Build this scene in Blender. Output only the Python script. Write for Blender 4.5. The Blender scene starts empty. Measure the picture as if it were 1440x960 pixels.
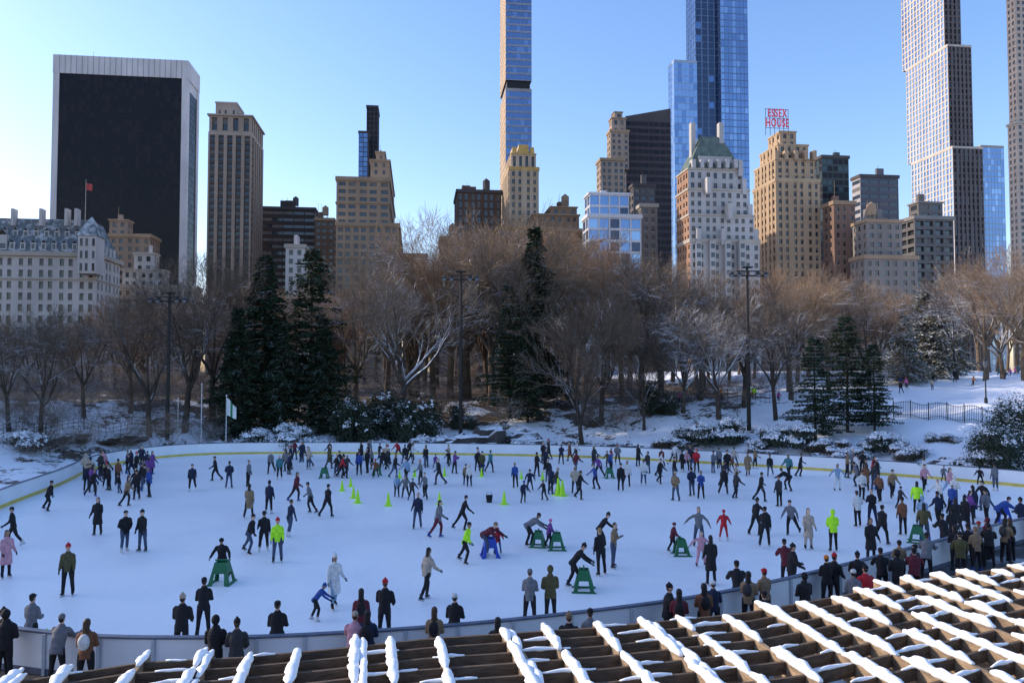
import bpy, math, random, time
import numpy as np
from mathutils import Vector, Matrix, noise
from mathutils.bvhtree import BVHTree
random.seed(7)
R=random.random
def U(a,b): return a+(b-a)*R()
T0=time.time()
CAMH=7.8; F=1080.0; PIT=math.atan(42/1080)
cp,sp_=math.cos(PIT),math.sin(PIT)
# --- survey helpers: photo measurement + real distance -> world metres
def ray(px,py):
    u=(px-720)/F; v=(480-py)/F
    return (u,cp-v*sp_,sp_+v*cp)
def at(px,py,d):
    r=ray(px,py); t=d/r[1]; return Vector((r[0]*t,d,CAMH+r[2]*t))
def gnd(px,py,z=0.0):
    r=ray(px,py); t=(z-CAMH)/r[2]; return Vector((r[0]*t,r[1]*t,z))
def zz(py,d): return at(720,py,d).z
sc=bpy.context.scene
col=sc.collection
# ------------------------------------------------------------------ materials
def newmat(name):
    m=bpy.data.materials.new(name); m.use_nodes=True
    return m,m.node_tree,m.node_tree.nodes['Principled BSDF']
def M(name,c,rough=.8,var=.15,scale=3.0,metal=0.0,bump=0.0,spec=.4,stretch=(1,1,1)):
    m,nt,b=newmat(name)
    tc=nt.nodes.new('ShaderNodeTexCoord'); mp=nt.nodes.new('ShaderNodeMapping'); mp.inputs['Scale'].default_value=stretch
    n=nt.nodes.new('ShaderNodeTexNoise'); n.inputs['Scale'].default_value=scale; n.inputs['Detail'].default_value=5
    nt.links.new(tc.outputs['Object'],mp.inputs[0]); nt.links.new(mp.outputs[0],n.inputs['Vector'])
    cr=nt.nodes.new('ShaderNodeValToRGB'); cr.color_ramp.elements[0].position=.3; cr.color_ramp.elements[1].position=.7
    cr.color_ramp.elements[0].color=[x*(1-var) for x in c]+[1]; cr.color_ramp.elements[1].color=[min(1,x*(1+var)) for x in c]+[1]
    nt.links.new(n.outputs['Fac'],cr.inputs[0]); nt.links.new(cr.outputs[0],b.inputs['Base Color'])
    b.inputs['Roughness'].default_value=rough; b.inputs['Metallic'].default_value=metal
    b.inputs['Specular IOR Level'].default_value=spec
    if bump:
        bp=nt.nodes.new('ShaderNodeBump'); bp.inputs['Strength'].default_value=bump; bp.inputs['Distance'].default_value=.05
        nt.links.new(n.outputs['Fac'],bp.inputs['Height']); nt.links.new(bp.outputs[0],b.inputs['Normal'])
    return m
def SM(name,c,t0=.3,t1=.7,var=.3,scale=2.0,nscale=1.5,namt=.6,rough=.85,snow=(.85,.86,.89)):
    """surface with settled snow on its upward facing parts"""
    m=M(name,c,rough,var,scale,spec=.2); nt=m.node_tree; b=nt.nodes['Principled BSDF']
    base=b.inputs['Base Color'].links[0].from_socket
    g=nt.nodes.new('ShaderNodeNewGeometry'); s=nt.nodes.new('ShaderNodeSeparateXYZ'); nt.links.new(g.outputs['Normal'],s.inputs[0])
    n=nt.nodes.new('ShaderNodeTexNoise'); n.inputs['Scale'].default_value=nscale; n.inputs['Detail'].default_value=4
    tc=nt.nodes.new('ShaderNodeTexCoord'); nt.links.new(tc.outputs['Object'],n.inputs['Vector'])
    a=nt.nodes.new('ShaderNodeMath'); a.operation='MULTIPLY_ADD'; a.inputs[1].default_value=namt; a.inputs[2].default_value=-namt*.5
    nt.links.new(n.outputs['Fac'],a.inputs[0])
    ad=nt.nodes.new('ShaderNodeMath'); ad.operation='ADD'; nt.links.new(s.outputs[2],ad.inputs[0]); nt.links.new(a.outputs[0],ad.inputs[1])
    mr=nt.nodes.new('ShaderNodeMapRange'); mr.inputs[1].default_value=t0; mr.inputs[2].default_value=t1
    nt.links.new(ad.outputs[0],mr.inputs[0])
    mx=nt.nodes.new('ShaderNodeMixRGB'); nt.links.new(mr.outputs[0],mx.inputs[0]); nt.links.new(base,mx.inputs[1]); mx.inputs[2].default_value=(*snow,1)
    nt.links.new(mx.outputs[0],b.inputs['Base Color'])
    return m
snow=M('snow_white',(.89,.90,.91),.65,.04,6,bump=.4)
# ------------------------------------------------------------------ mesh builder
class MB:
    def __init__(s): s.v=[];s.f=[];s.m=[]
    def quad(s,a,b,c,d,m=0):
        n=len(s.v); s.v.extend((a,b,c,d)); s.f.append((n,n+1,n+2,n+3)); s.m.append(m)
    def hexa(s,p,m=0): # p: 4 bottom ccw, 4 top ccw
        n=len(s.v); s.v.extend(tuple(q) for q in p)
        for f in ((3,2,1,0),(4,5,6,7),(0,1,5,4),(1,2,6,5),(2,3,7,6),(3,0,4,7)):
            s.f.append(tuple(n+i for i in f)); s.m.append(m)
    def box(s,x0,x1,y0,y1,z0,z1,m=0):
        s.hexa([(x0,y0,z0),(x1,y0,z0),(x1,y1,z0),(x0,y1,z0),(x0,y0,z1),(x1,y0,z1),(x1,y1,z1),(x0,y1,z1)],m)
    def beam(s,a,b,w,h,m=0):
        a=Vector(a);b=Vector(b); d=(b-a); dn=Vector((d.x,d.y,0)).normalized(); sd=Vector((dn.y,-dn.x,0))*w/2; dz=Vector((0,0,h))
        s.hexa([a-sd-dz,a+sd-dz,b+sd-dz,b-sd-dz,a-sd,a+sd,b+sd,b-sd],m)
    def prism(s,poly,z0,z1,m=0,mt=None):
        n=len(poly)
        for i in range(n):
            p=poly[i];q=poly[(i+1)%n]
            s.quad((p[0],p[1],z0),(q[0],q[1],z0),(q[0],q[1],z1),(p[0],p[1],z1),m)
        k=len(s.v); s.v.extend((p[0],p[1],z1) for p in poly); s.f.append(tuple(range(k,k+n))); s.m.append(m if mt is None else mt)
        k=len(s.v); s.v.extend((p[0],p[1],z0) for p in reversed(poly)); s.f.append(tuple(range(k,k+n))); s.m.append(m)
    def frus(s,poly,z0,poly2,z1,m=0,mt=None):
        n=len(poly)
        for i in range(n):
            p=poly[i];q=poly[(i+1)%n];p2=poly2[i];q2=poly2[(i+1)%n]
            s.quad((p[0],p[1],z0),(q[0],q[1],z0),(q2[0],q2[1],z1),(p2[0],p2[1],z1),m)
        k=len(s.v); s.v.extend((p[0],p[1],z1) for p in poly2); s.f.append(tuple(range(k,k+n))); s.m.append(m if mt is None else mt)
    def loft(s,pts,rr,sides=8,m=0,cap=True,axis=Vector((1,0,0))):
        n=len(pts); base=len(s.v)
        for i in range(n):
            T=(pts[min(i+1,n-1)]-pts[max(i-1,0)])
            T=T.normalized() if T.length>1e-9 else Vector((0,0,1))
            A=axis if abs(axis.dot(T))<.93 else (Vector((0,1,0)) if abs(T.y)<.9 else Vector((0,0,1)))
            S=(A-T*A.dot(T)).normalized(); B=T.cross(S)
            r=rr[i]; ra,rb=(r,r) if not isinstance(r,tuple) else r
            p=pts[i]
            for k in range(sides):
                c,sn=CS[sides][k]
                s.v.append((p.x+S.x*ra*c+B.x*rb*sn,p.y+S.y*ra*c+B.y*rb*sn,p.z+S.z*ra*c+B.z*rb*sn))
        for i in range(n-1):
            for k in range(sides):
                a=base+i*sides+k; b=base+i*sides+(k+1)%sides
                s.f.append((a,b,b+sides,a+sides)); s.m.append(m)
        if cap:
            s.f.append(tuple(base+k for k in reversed(range(sides)))); s.m.append(m)
            s.f.append(tuple(base+(n-1)*sides+k for k in range(sides))); s.m.append(m)
    def ell(s,c,rx,ry,rz,m=0,rot=None,seg=12,rings=8):
        rot=rot or Matrix.Identity(3); c=Vector(c); base=len(s.v)
        for i in range(rings+1):
            ph=math.pi*i/rings
            for k in range(seg):
                th=2*math.pi*k/seg
                q=rot@Vector((rx*math.sin(ph)*math.cos(th),ry*math.sin(ph)*math.sin(th),-rz*math.cos(ph)))
                s.v.append(tuple(c+q))
        for i in range(rings):
            for k in range(seg):
                a=base+i*seg+k;b=base+i*seg+(k+1)%seg
                s.f.append((a,b,b+seg,a+seg)); s.m.append(m)
    def mesh(s,name,mats,smooth=False):
        me=bpy.data.meshes.new(name); me.from_pydata([tuple(v) for v in s.v],[],s.f)
        for m in mats: me.materials.append(m)
        me.polygons.foreach_set('material_index',np.array(s.m,dtype=np.int32))
        if smooth: me.polygons.foreach_set('use_smooth',np.ones(len(s.f),dtype=bool))
        me.update(); return me
    def obj(s,name,mats,smooth=False,parent=None):
        o=bpy.data.objects.new(name,s.mesh(name,mats,smooth)); col.objects.link(o)
        if parent: o.parent=parent
        return o
CS={k:[(math.cos(2*math.pi*i/k),math.sin(2*math.pi*i/k)) for i in range(k)] for k in (3,4,5,6,7,8,10,12,14,16)}
def place(name,me,loc,rz=0,s=1,parent=None,sz=None):
    o=bpy.data.objects.new(name,me); col.objects.link(o); o.location=loc; o.rotation_euler=(0,0,rz); o.scale=(s,s,sz or s)
    if parent: o.parent=parent
    return o
# ------------------------------------------------------------------ rink outline
ctrl=[(-28.5,42),(-31,53),(-33.3,62),(-32,69),(-27,72.6),(-15,73),(0,71.3),(9.5,68.7),(22,62.3),(30,56.5),(35.5,51),(37.5,46),(35.5,41.8),(30.5,39),(25.5,36.8),(20.8,33.8),(16.2,30.4),(9,25.4),(5,23.1),(0,21.2),(-4.1,20.2),(-7.7,19.8),(-12,20.2),(-17.5,22.7),(-23.5,30)]
ctrl=ctrl[::-1]
rink=[]
N=len(ctrl)
for i in range(N):
    p0,p1,p2,p3=[Vector(ctrl[(i+k)%N]) for k in (-1,0,1,2)]
    for j in range(6):
        t=j/6; rink.append(.5*((2*p1)+(p2-p0)*t+(2*p0-5*p1+4*p2-p3)*t*t+(3*p1-p0-3*p2+p3)*t**3))
RK=np.array([(p.x,p.y) for p in rink])
def rdist(X,Y):
    X=np.asarray(X,float);Y=np.asarray(Y,float)
    dm=np.full(X.shape,1e9); ins=np.zeros(X.shape,bool)
    n=len(RK)
    for i in range(n):
        ax,ay=RK[i];bx,by=RK[(i+1)%n]
        dx,dy=bx-ax,by-ay
        t=np.clip(((X-ax)*dx+(Y-ay)*dy)/(dx*dx+dy*dy),0,1)
        dm=np.minimum(dm,np.hypot(X-ax-t*dx,Y-ay-t*dy))
        c=((ay>Y)!=(by>Y))&(X<(bx-ax)*(Y-ay)/(by-ay+1e-12)+ax)
        ins^=c
    return np.where(ins,-dm,dm)
def ss(a,b,x):
    t=np.clip((x-a)/(b-a),0,1); return t*t*(3-2*t)
def height(X,Y):
    X=np.asarray(X,float);Y=np.asarray(Y,float)
    d=rdist(X,Y); fs=ss(32,58,Y)
    h=4.3*ss(1.5,24,d)*fs+1.2*ss(24,90,d)*fs+2.0*ss(25,60,X)*ss(8,42,d)*fs
    bm=.28*np.sin(X*.37+1.3)*np.cos(Y*.31)+.18*np.sin(X*.9+Y*.7)+.12*np.sin(X*1.9-Y*1.3)
    h=h+bm*ss(1.5,7,d)*fs
    h=h+6.1*ss(2.2,1.4,Y)
    return h-.03
def hz(x,y): return float(height(np.array([x]),np.array([y]))[0])
# ------------------------------------------------------------------ ground
xs=np.concatenate([np.linspace(-3000,-140,14)[:-1],np.arange(-140,140,1.6),np.linspace(140,3000,14)])
ys=np.concatenate([np.linspace(-400,-6,6)[:-1],np.arange(-6,170,1.3),np.linspace(170,4000,22)])
X,Y=np.meshgrid(xs,ys); Z=height(X,Y)
vv=np.stack([X.ravel(),Y.ravel(),Z.ravel()],1); nx=len(xs);ny=len(ys)
ii=(np.arange(ny-1)[:,None]*nx+np.arange(nx-1)[None,:]).ravel()
ff=np.stack([ii,ii+1,ii+1+nx,ii+nx],1)
me=bpy.data.meshes.new('ground'); me.from_pydata(vv.tolist(),[],ff.tolist()); me.polygons.foreach_set('use_smooth',np.ones(len(ff),dtype=bool))
gm,nt,b=newmat('snowy_ground')
tc=nt.nodes.new('ShaderNodeTexCoord')
n1=nt.nodes.new('ShaderNodeTexNoise'); n1.inputs['Scale'].default_value=.3; n1.inputs['Detail'].default_value=8; n1.inputs['Roughness'].default_value=.7
n2=nt.nodes.new('ShaderNodeTexNoise'); n2.inputs['Scale'].default_value=3; n2.inputs['Detail'].default_value=6
for n in (n1,n2): nt.links.new(tc.outputs['Object'],n.inputs['Vector'])
sx=nt.nodes.new('ShaderNodeSeparateXYZ'); nt.links.new(tc.outputs['Object'],sx.inputs[0])
mr=nt.nodes.new('ShaderNodeMapRange'); mr.inputs[1].default_value=22; mr.inputs[2].default_value=50; mr.inputs[3].default_value=.035; mr.inputs[4].default_value=.45
nt.links.new(sx.outputs[0],mr.inputs[0])
mr2=nt.nodes.new('ShaderNodeMapRange'); mr2.inputs[1].default_value=80; mr2.inputs[2].default_value=100; mr2.inputs[3].default_value=0; mr2.inputs[4].default_value=-.22
nt.links.new(sx.outputs[1],mr2.inputs[0])
ad=nt.nodes.new('ShaderNodeMath'); ad.operation='ADD'; nt.links.new(n1.outputs['Fac'],ad.inputs[0]); nt.links.new(mr.outputs[0],ad.inputs[1])
ad2=nt.nodes.new('ShaderNodeMath'); ad2.operation='ADD'; nt.links.new(ad.outputs[0],ad2.inputs[0]); nt.links.new(mr2.outputs[0],ad2.inputs[1])
m2=nt.nodes.new('ShaderNodeMath'); m2.operation='MULTIPLY_ADD'; m2.inputs[1].default_value=.25; nt.links.new(n2.outputs['Fac'],m2.inputs[0]); nt.links.new(ad2.outputs[0],m2.inputs[2])
cr=nt.nodes.new('ShaderNodeValToRGB'); cr.color_ramp.elements[0].position=.57; cr.color_ramp.elements[1].position=.63
nt.links.new(m2.outputs[0],cr.inputs[0])
lf=nt.nodes.new('ShaderNodeValToRGB'); lf.color_ramp.elements[0].color=(.04,.03,.02,1); lf.color_ramp.elements[1].color=(.13,.088,.055,1); nt.links.new(n2.outputs['Fac'],lf.inputs[0])
mx=nt.nodes.new('ShaderNodeMixRGB'); nt.links.new(cr.outputs[0],mx.inputs[0]); nt.links.new(lf.outputs[0],mx.inputs[1]); mx.inputs[2].default_value=(.88,.88,.90,1)
nt.links.new(mx.outputs[0],b.inputs['Base Color']); b.inputs['Roughness'].default_value=.8
bp=nt.nodes.new('ShaderNodeBump'); bp.inputs['Strength'].default_value=.5; bp.inputs['Distance'].default_value=.1; nt.links.new(n2.outputs['Fac'],bp.inputs['Height']); nt.links.new(bp.outputs[0],b.inputs['Normal'])
me.materials.append(gm); g=bpy.data.objects.new('ground',me); col.objects.link(g)
# pavement
mb=MB(); mb.quad((-40,2.3,-.012),(46,2.3,-.012),(46,40,-.012),(-40,40,-.012))
mb.obj('pavement',[SM('wet_paving',(.045,.045,.05),1.0,1.3,.4,.8,.35,1.1,rough=.5)])
# ice
im,nt,b=newmat('rink_ice')
tc=nt.nodes.new('ShaderNodeTexCoord')
n1=nt.nodes.new('ShaderNodeTexNoise'); n1.inputs['Scale'].default_value=.12; n1.inputs['Detail'].default_value=6
mp=nt.nodes.new('ShaderNodeMapping'); mp.inputs['Scale'].default_value=(1.2,.5,1); mp.inputs['Rotation'].default_value=(0,0,.5)
n2=nt.nodes.new('ShaderNodeTexNoise'); n2.inputs['Scale'].default_value=2.2; n2.inputs['Detail'].default_value=9; n2.inputs['Roughness'].default_value=.75; n2.inputs['Distortion'].default_value=1.5
nt.links.new(tc.outputs['Object'],n1.inputs['Vector']); nt.links.new(tc.outputs['Object'],mp.inputs[0]); nt.links.new(mp.outputs[0],n2.inputs['Vector'])
m2=nt.nodes.new('ShaderNodeMath'); m2.operation='MULTIPLY_ADD'; m2.inputs[1].default_value=.5; nt.links.new(n2.outputs['Fac'],m2.inputs[0]); nt.links.new(n1.outputs['Fac'],m2.inputs[2])
cr=nt.nodes.new('ShaderNodeValToRGB'); cr.color_ramp.elements[0].position=.58; cr.color_ramp.elements[1].position=.86
cr.color_ramp.elements[0].color=(.84,.86,.89,1); cr.color_ramp.elements[1].color=(.97,.97,.97,1)
nt.links.new(m2.outputs[0],cr.inputs[0]); nt.links.new(cr.outputs[0],b.inputs['Base Color'])
b.inputs['Roughness'].default_value=.38; b.inputs['Specular IOR Level'].default_value=.4
bp=nt.nodes.new('ShaderNodeBump'); bp.inputs['Strength'].default_value=.25; bp.inputs['Distance'].default_value=.02; nt.links.new(n2.outputs['Fac'],bp.inputs['Height']); nt.links.new(bp.outputs[0],b.inputs['Normal'])
me=bpy.data.meshes.new('ice_rink'); me.from_pydata([(p.x,p.y,0) for p in rink],[],[tuple(range(len(rink)))]); me.materials.append(im)
o=bpy.data.objects.new('ice_rink',me); col.objects.link(o)
# boards
mb=MB(); n=len(rink); nor=[]
for i in range(n):
    t=(rink[(i+1)%n]-rink[i-1]).normalized(); nor.append(Vector((t.y,-t.x)))
def sweep(o0,o1,z0,z1,m):
    for i in range(n):
        j=(i+1)%n
        a0,a1=rink[i]+nor[i]*o0,rink[i]+nor[i]*o1; b0,b1=rink[j]+nor[j]*o0,rink[j]+nor[j]*o1
        mb.quad((b0.x,b0.y,z0),(a0.x,a0.y,z0),(a0.x,a0.y,z1),(b0.x,b0.y,z1),m)
        mb.quad((a1.x,a1.y,z0),(b1.x,b1.y,z0),(b1.x,b1.y,z1),(a1.x,a1.y,z1),m)
        mb.quad((a0.x,a0.y,z1),(a1.x,a1.y,z1),(b1.x,b1.y,z1),(b0.x,b0.y,z1),m)
sweep(.0,.12,-.02,1.05,0); sweep(-.015,.0,.0,.2,1); sweep(-.03,.16,1.053,1.10,2); sweep(.123,.15,.0,.16,2)
for i in range(0,n,2):
    p=rink[i]+nor[i]*.15; mb.box(p.x-.04,p.x+.04,p.y-.04,p.y+.04,0,1.05,3)
mb.obj('rink_boards',[M('board_white',(.76,.77,.79),.4,.05,.7),M('kick_yellow',(.60,.46,.09),.5,.2,1.5),M('board_rail',(.10,.12,.17),.5,.2),M('board_post',(.45,.48,.52),.5,.1)])
# ------------------------------------------------------------------ buildings
yaw=math.radians(7); Sx=Vector((math.cos(yaw),math.sin(yaw))); Ax=Vector((-math.sin(yaw),math.cos(yaw)))
def fp(xl,xr,d,xs=None,w=30):
    k=(xl-720)/F; P=Vector((k*d,d))
    k=(xr-720)/F; t=(k*P.y-P.x)/(Sx.x-k*Sx.y); Q=P+Sx*t
    if xs is not None:
        k=(xs-720)/F; B=Q if xs>xr else P
        w=(k*B.y-B.x)/(Ax.x-k*Ax.y)
        w=max(6,min(w,80))
    return [P,Q,Q+Ax*w,P+Ax*w]
def expand(f,o):
    s=(f[1]-f[0]).normalized(); a=(f[3]-f[0]).normalized()
    return [f[0]-s*o-a*o,f[1]+s*o-a*o,f[2]+s*o+a*o,f[3]-s*o+a*o]
def facade(mb,P,Q,z0,z1,st,wall=0):
    d=Q-P;L=d.length
    if L<.5 or z1-z0<.5: return
    d=d/L; nx_,ny_=d.y,-d.x
    n=max(1,round(L/st['bay'])); bw=L/n; nf=max(1,round((z1-z0)/st['fl'])); fh=(z1-z0)/nf
    ww,wh=st['ww'],st['wh']; rec=st.get('rec',.35); spm=st.get('sp',wall); gl=st.get('gl',[2,2,2,3])
    x0=bw*(1-ww)/2
    def pt(u,z,o=0): return (P.x+d.x*u+nx_*o,P.y+d.y*u+ny_*o,z)
    pier=st.get('pier',0); vert=st.get('vert')
    rhy=st.get('rhy',.22)*x0
    off=[(rhy if i%2==0 else -rhy) for i in range(n)]
    for i in range(n+1):
        u0=i*bw-x0+off[i-1] if i else 0; u1=i*bw+x0+off[i] if i<n else L
        if pier and 0<i<n:
            mb.quad(pt(u0,z0,pier),pt(u1,z0,pier),pt(u1,z1,pier),pt(u0,z1,pier),wall)
            mb.quad(pt(u0,z0,0),pt(u0,z0,pier),pt(u0,z1,pier),pt(u0,z1,0),wall)
            mb.quad(pt(u1,z0,pier),pt(u1,z0,0),pt(u1,z1,0),pt(u1,z1,pier),wall)
        else: mb.quad(pt(u0,z0),pt(u1,z0),pt(u1,z1),pt(u0,z1),wall)
    hs=fh*(1-wh)/2
    band=st.get('band',0); sill=st.get('sill',ww<.6)
    for i in range(n):
        u0=i*bw+x0+off[i];u1=(i+1)*bw-x0+off[i]
        cg=random.choice(gl)
        for j in range(nf+1):
            a=z0+j*fh-hs if j else z0; b=z0+j*fh+hs if j<nf else z1
            mb.quad(pt(u0,a),pt(u1,a),pt(u1,b),pt(u0,b),spm)
        for j in range(nf):
            a=z0+j*fh+hs;b=z0+(j+1)*fh-hs
            gm_=cg if (vert and R()<.8) else random.choice(gl)
            mb.quad(pt(u0,a,-rec),pt(u1,a,-rec),pt(u1,b,-rec),pt(u0,b,-rec),gm_)
            mb.quad(pt(u0,a),pt(u1,a),pt(u1,a,-rec),pt(u0,a,-rec),1)
            mb.quad(pt(u0,a,0),pt(u0,a,-rec),pt(u0,b,-rec),pt(u0,b,0),wall)
            mb.quad(pt(u1,a,-rec),pt(u1,a,0),pt(u1,b,0),pt(u1,b,-rec),wall)
            mb.quad(pt(u0,b,-rec),pt(u1,b,-rec),pt(u1,b,0),pt(u0,b,0),wall)
            if sill:
                mb.quad(pt(u0-.1,a-.3,.08),pt(u1+.1,a-.3,.08),pt(u1+.1,a,.08),pt(u0-.1,a,.08),1)
                if gm_==2 and R()<.35: # half-drawn blind
                    h2=b-(b-a)*U(.25,.6); mb.quad(pt(u0,h2,-rec+.05),pt(u1,h2,-rec+.05),pt(u1,b,-rec+.05),pt(u0,b,-rec+.05),3)
    if band:
        for j in range(0,nf+1,band):
            z=z0+j*fh
            mb.hexa([pt(-.2,z-.25,0.02),pt(-.2,z-.25,.45),pt(L+.2,z-.25,.45),pt(L+.2,z-.25,.02),pt(-.2,z+.25,.02),pt(-.2,z+.25,.45),pt(L+.2,z+.25,.45),pt(L+.2,z+.25,.02)][::-1],1)
def tier(mb,f,z0,z1,st,side=None,corn=.5,left=0,leftst=None):
    par=min(1.5,(z1-z0)*.08)
    for i in range(4):
        P,Q=f[i],f[(i+1)%4]
        if i==2: mb.quad((P.x,P.y,z0),(Q.x,Q.y,z0),(Q.x,Q.y,z1),(P.x,P.y,z1),0); continue
        s=st
        if i==3 and leftst: s=leftst
        if i==1 and side: s=side
        facade(mb,P,Q,z0,z1-par,s,left if i==3 else 0)
    mb.prism(expand(f,corn) if corn else expand(f,.004),z1-par,z1,1,4)
def clutter(mb,f,z,n=3,m=0):
    for k in range(n):
        u,v=U(.1,.7),U(.1,.6); s=f[1]-f[0];a=f[3]-f[0]
        c=f[0]+s*u+a*v; w=U(.12,.25)
        q=[c,c+s*w,c+s*w+a*w,c+a*w]; mb.prism(q,z-.1,z+U(2,5),m,4)
        c=c+s*.03; mb.box(c.x,c.x+.12,c.y,c.y+.12,z,z+U(4,9),1)
    if n>1:
        c=f[0]+(f[1]-f[0])*U(.2,.8)+(f[3]-f[0])*.3
        mb.loft([Vector((c.x,c.y,z+2)),Vector((c.x,c.y,z+6)),Vector((c.x,c.y,z+7.3))],[1.7,1.7,.1],10,1)
        for a in (-1,1):
            for b_ in (-1,1): mb.box(c.x+a-.12,c.x+a+.12,c.y+b_-.12,c.y+b_+.12,z,z+2.05,1)
gdark=M('window_glass_dark',(.030,.036,.045),.12,.3,.05,spec=.7); gblind=M('window_blinds',(.12,.115,.11),.5,.3,.5)
gblue=M('glass_blue',(.17,.27,.46),.10,.15,.03,metal=.6,spec=.8); gblue2=M('glass_blue_deep',(.115,.20,.37),.12,.15,.03,metal=.6,spec=.8); gblue3=M('glass_blue_pale',(.27,.39,.58),.12,.12,.03,metal=.65,spec=.8); gnavy=M('glass_navy',(.03,.045,.09),.14,.2,.03,metal=.4,spec=.8)
gblk=M('glass_black',(.010,.008,.011),.25,.3,.02,spec=.22); gblk2=M('glass_black_soft',(.016,.013,.017),.35,.3,.02,spec=.22)
roofs=SM('roof_snow',(.25,.22,.2),.5,.9,.2,.3,.12,1.0)
def W(n,c,v=.14): return M(n,(c[0]*.84,c[1]*.79,c[2]*.74),.85,v,.12,bump=.1,stretch=(1,1,.4))
ST=dict(bay=3.4,fl=3.5,ww=.42,wh=.55,rec=.35)
def finish(mb,name,wall,trim,g1=gdark,g2=gblind,roof=roofs,extra=()):
    return mb.obj(name,[wall,trim,g1,g2,roof]+list(extra))
# black glass slab with white stone frame
mb=MB(); f=fp(67,257,449,w=24)
zt=zz(80,452); zf=zt-11
stt=dict(bay=2.2,fl=3.8,ww=.95,wh=.92,rec=.06,gl=[2,2,2,3],rhy=0)
s=(f[1]-f[0]).normalized(); a=(f[3]-f[0]).normalized()
facade(mb,f[0]+s*3,f[1]-s*3,0,zf,stt,5)
facade(mb,f[1]+a*4,f[2]-a*4,0,zf-6,stt,5)
facade(mb,f[3]-a*4,f[0]+a*4,0,zf-6,stt,5)
mb.quad((f[2].x,f[2].y,0),(f[3].x,f[3].y,0),(f[3].x,f[3].y,zf),(f[2].x,f[2].y,zf),5)
for (c,su,sv) in ((f[0],1,1),(f[1],-1,1),(f[2],-1,-1),(f[3],1,-1)):
    q=[c-s*su*.4-a*sv*.5,c+s*su*3-a*sv*.5,c+s*su*3+a*sv*4,c-s*su*.4+a*sv*4]
    if su*sv<0: q=q[::-1]
    mb.prism(q,0,zf,0)
mb.prism(expand(f,.6),zf,zt,0,4)
for (p,q,k) in ((f[1],f[2],1),(f[3],f[0],-1)):
    mb.prism([p+a*4*k,q-a*4*k,q-a*4*k-s*k,p+a*4*k-s*k],zf-6,zf,0)
for i in range(1,24):
    u=i*(f[1]-f[0]).length/24; c=f[0]+s*u-a*.6
    mb.box(c.x-.12,c.x+.12,c.y-.1,c.y+.02,zf,zt+.01,1)
clutter(mb,expand(f,-8),zt,1)
finish(mb,'black_glass_office_tower',W('travertine',(.66,.66,.70)),W('travertine_joint',(.3,.29,.28)),gblk,gblk2,roofs,[M('mullion_black',(.018,.016,.018),.5,spec=.2)])
# pier tower
mb=MB(); f=fp(288,350,380,xs=367); zt=zz(160,380)
pst=dict(bay=4.6,fl=3.4,ww=.62,wh=.55,rec=.7,sp=5,pier=.5,gl=[2,2,2,3],rhy=0,sill=False)
tier(mb,f,0,zt-9,pst,corn=.0)
tier(mb,expand(f,-.3),zt-9,zt,dict(bay=4.6,fl=8,ww=.5,wh=.8,rec=1.2,gl=[2],rhy=0),corn=.9)
f2=fp(298,328,392,xs=338); tier(mb,f2,zt,zz(143,392),dict(bay=4,fl=8,ww=.3,wh=.3,rec=.2),corn=.3)
finish(mb,'stone_pier_tower',W('pier_stone',(.33,.27,.23)),W('pier_trim',(.38,.33,.29)),gdark,gblind,roofs,[M('pier_spandrel',(.05,.04,.036),.5)])
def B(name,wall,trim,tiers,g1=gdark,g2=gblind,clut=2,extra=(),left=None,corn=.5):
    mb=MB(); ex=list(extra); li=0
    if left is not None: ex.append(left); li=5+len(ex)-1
    last=None
    for t in tiers:
        xl,xr,d,xs_,top=t[:5]; st=dict(ST); 
        if len(t)>5: st.update(t[5])
        f=fp(xl,xr,d,xs=xs_) if xs_ is not None else fp(xl,xr,d,w=t[6] if len(t)>6 else 25)
        z1=zz(top,d); z0=0 if last is None else last-1.0
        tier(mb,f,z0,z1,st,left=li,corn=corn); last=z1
    clutter(mb,f,last,clut)
    finish(mb,name,wall,trim,g1,g2,roofs,ex)
darkb=W('brown_dark_cladding',(.055,.045,.043)); tan=W('tan_brick',(.33,.24,.165)); tan2=W('sand_brick',(.33,.235,.165)); brown=W('brown_brick',(.17,.11,.075)); cream=W('cream_stone',(.52,.51,.52)); grey=W('grey_stone',(.22,.205,.20)); limet=W('limestone_trim',(.42,.39,.35)); dtrim=W('dark_trim',(.08,.075,.08)); white=W('white_frame',(.6,.64,.72))
B('dark_banded_office',darkb,dtrim,[(365,441,420,447,290,dict(bay=6,ww=.96,wh=.45,rec=.3,fl=3.8))])
B('brown_office_block',brown,tan,[(441,468,400,471,306,dict(bay=3,ww=.6,wh=.5))])
B('sand_brick_tower',tan2,tan,[(471,560,326,568,312,dict(bay=3.2,ww=.6,wh=.55,band=4)),(471,546,328,556,248,dict(bay=4.2,ww=.68,wh=.5,band=3)),(519,546,335,553,224,dict(bay=4,ww=.3)),(527,539,339,543,213,dict(ww=.2))],clut=1)
B('slender_dark_tower',dtrim,dtrim,[(513,529,640,None,148,dict(bay=3,ww=.85,wh=.85,rec=.1,fl=4))],g1=gblk,g2=gblk2,clut=0)
B('slender_glass_block',dtrim,dtrim,[(502,515,620,None,184,dict(bay=3,ww=.85,wh=.85,rec=.1,fl=4))],g1=gblue2,g2=gblue,clut=0)
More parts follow.
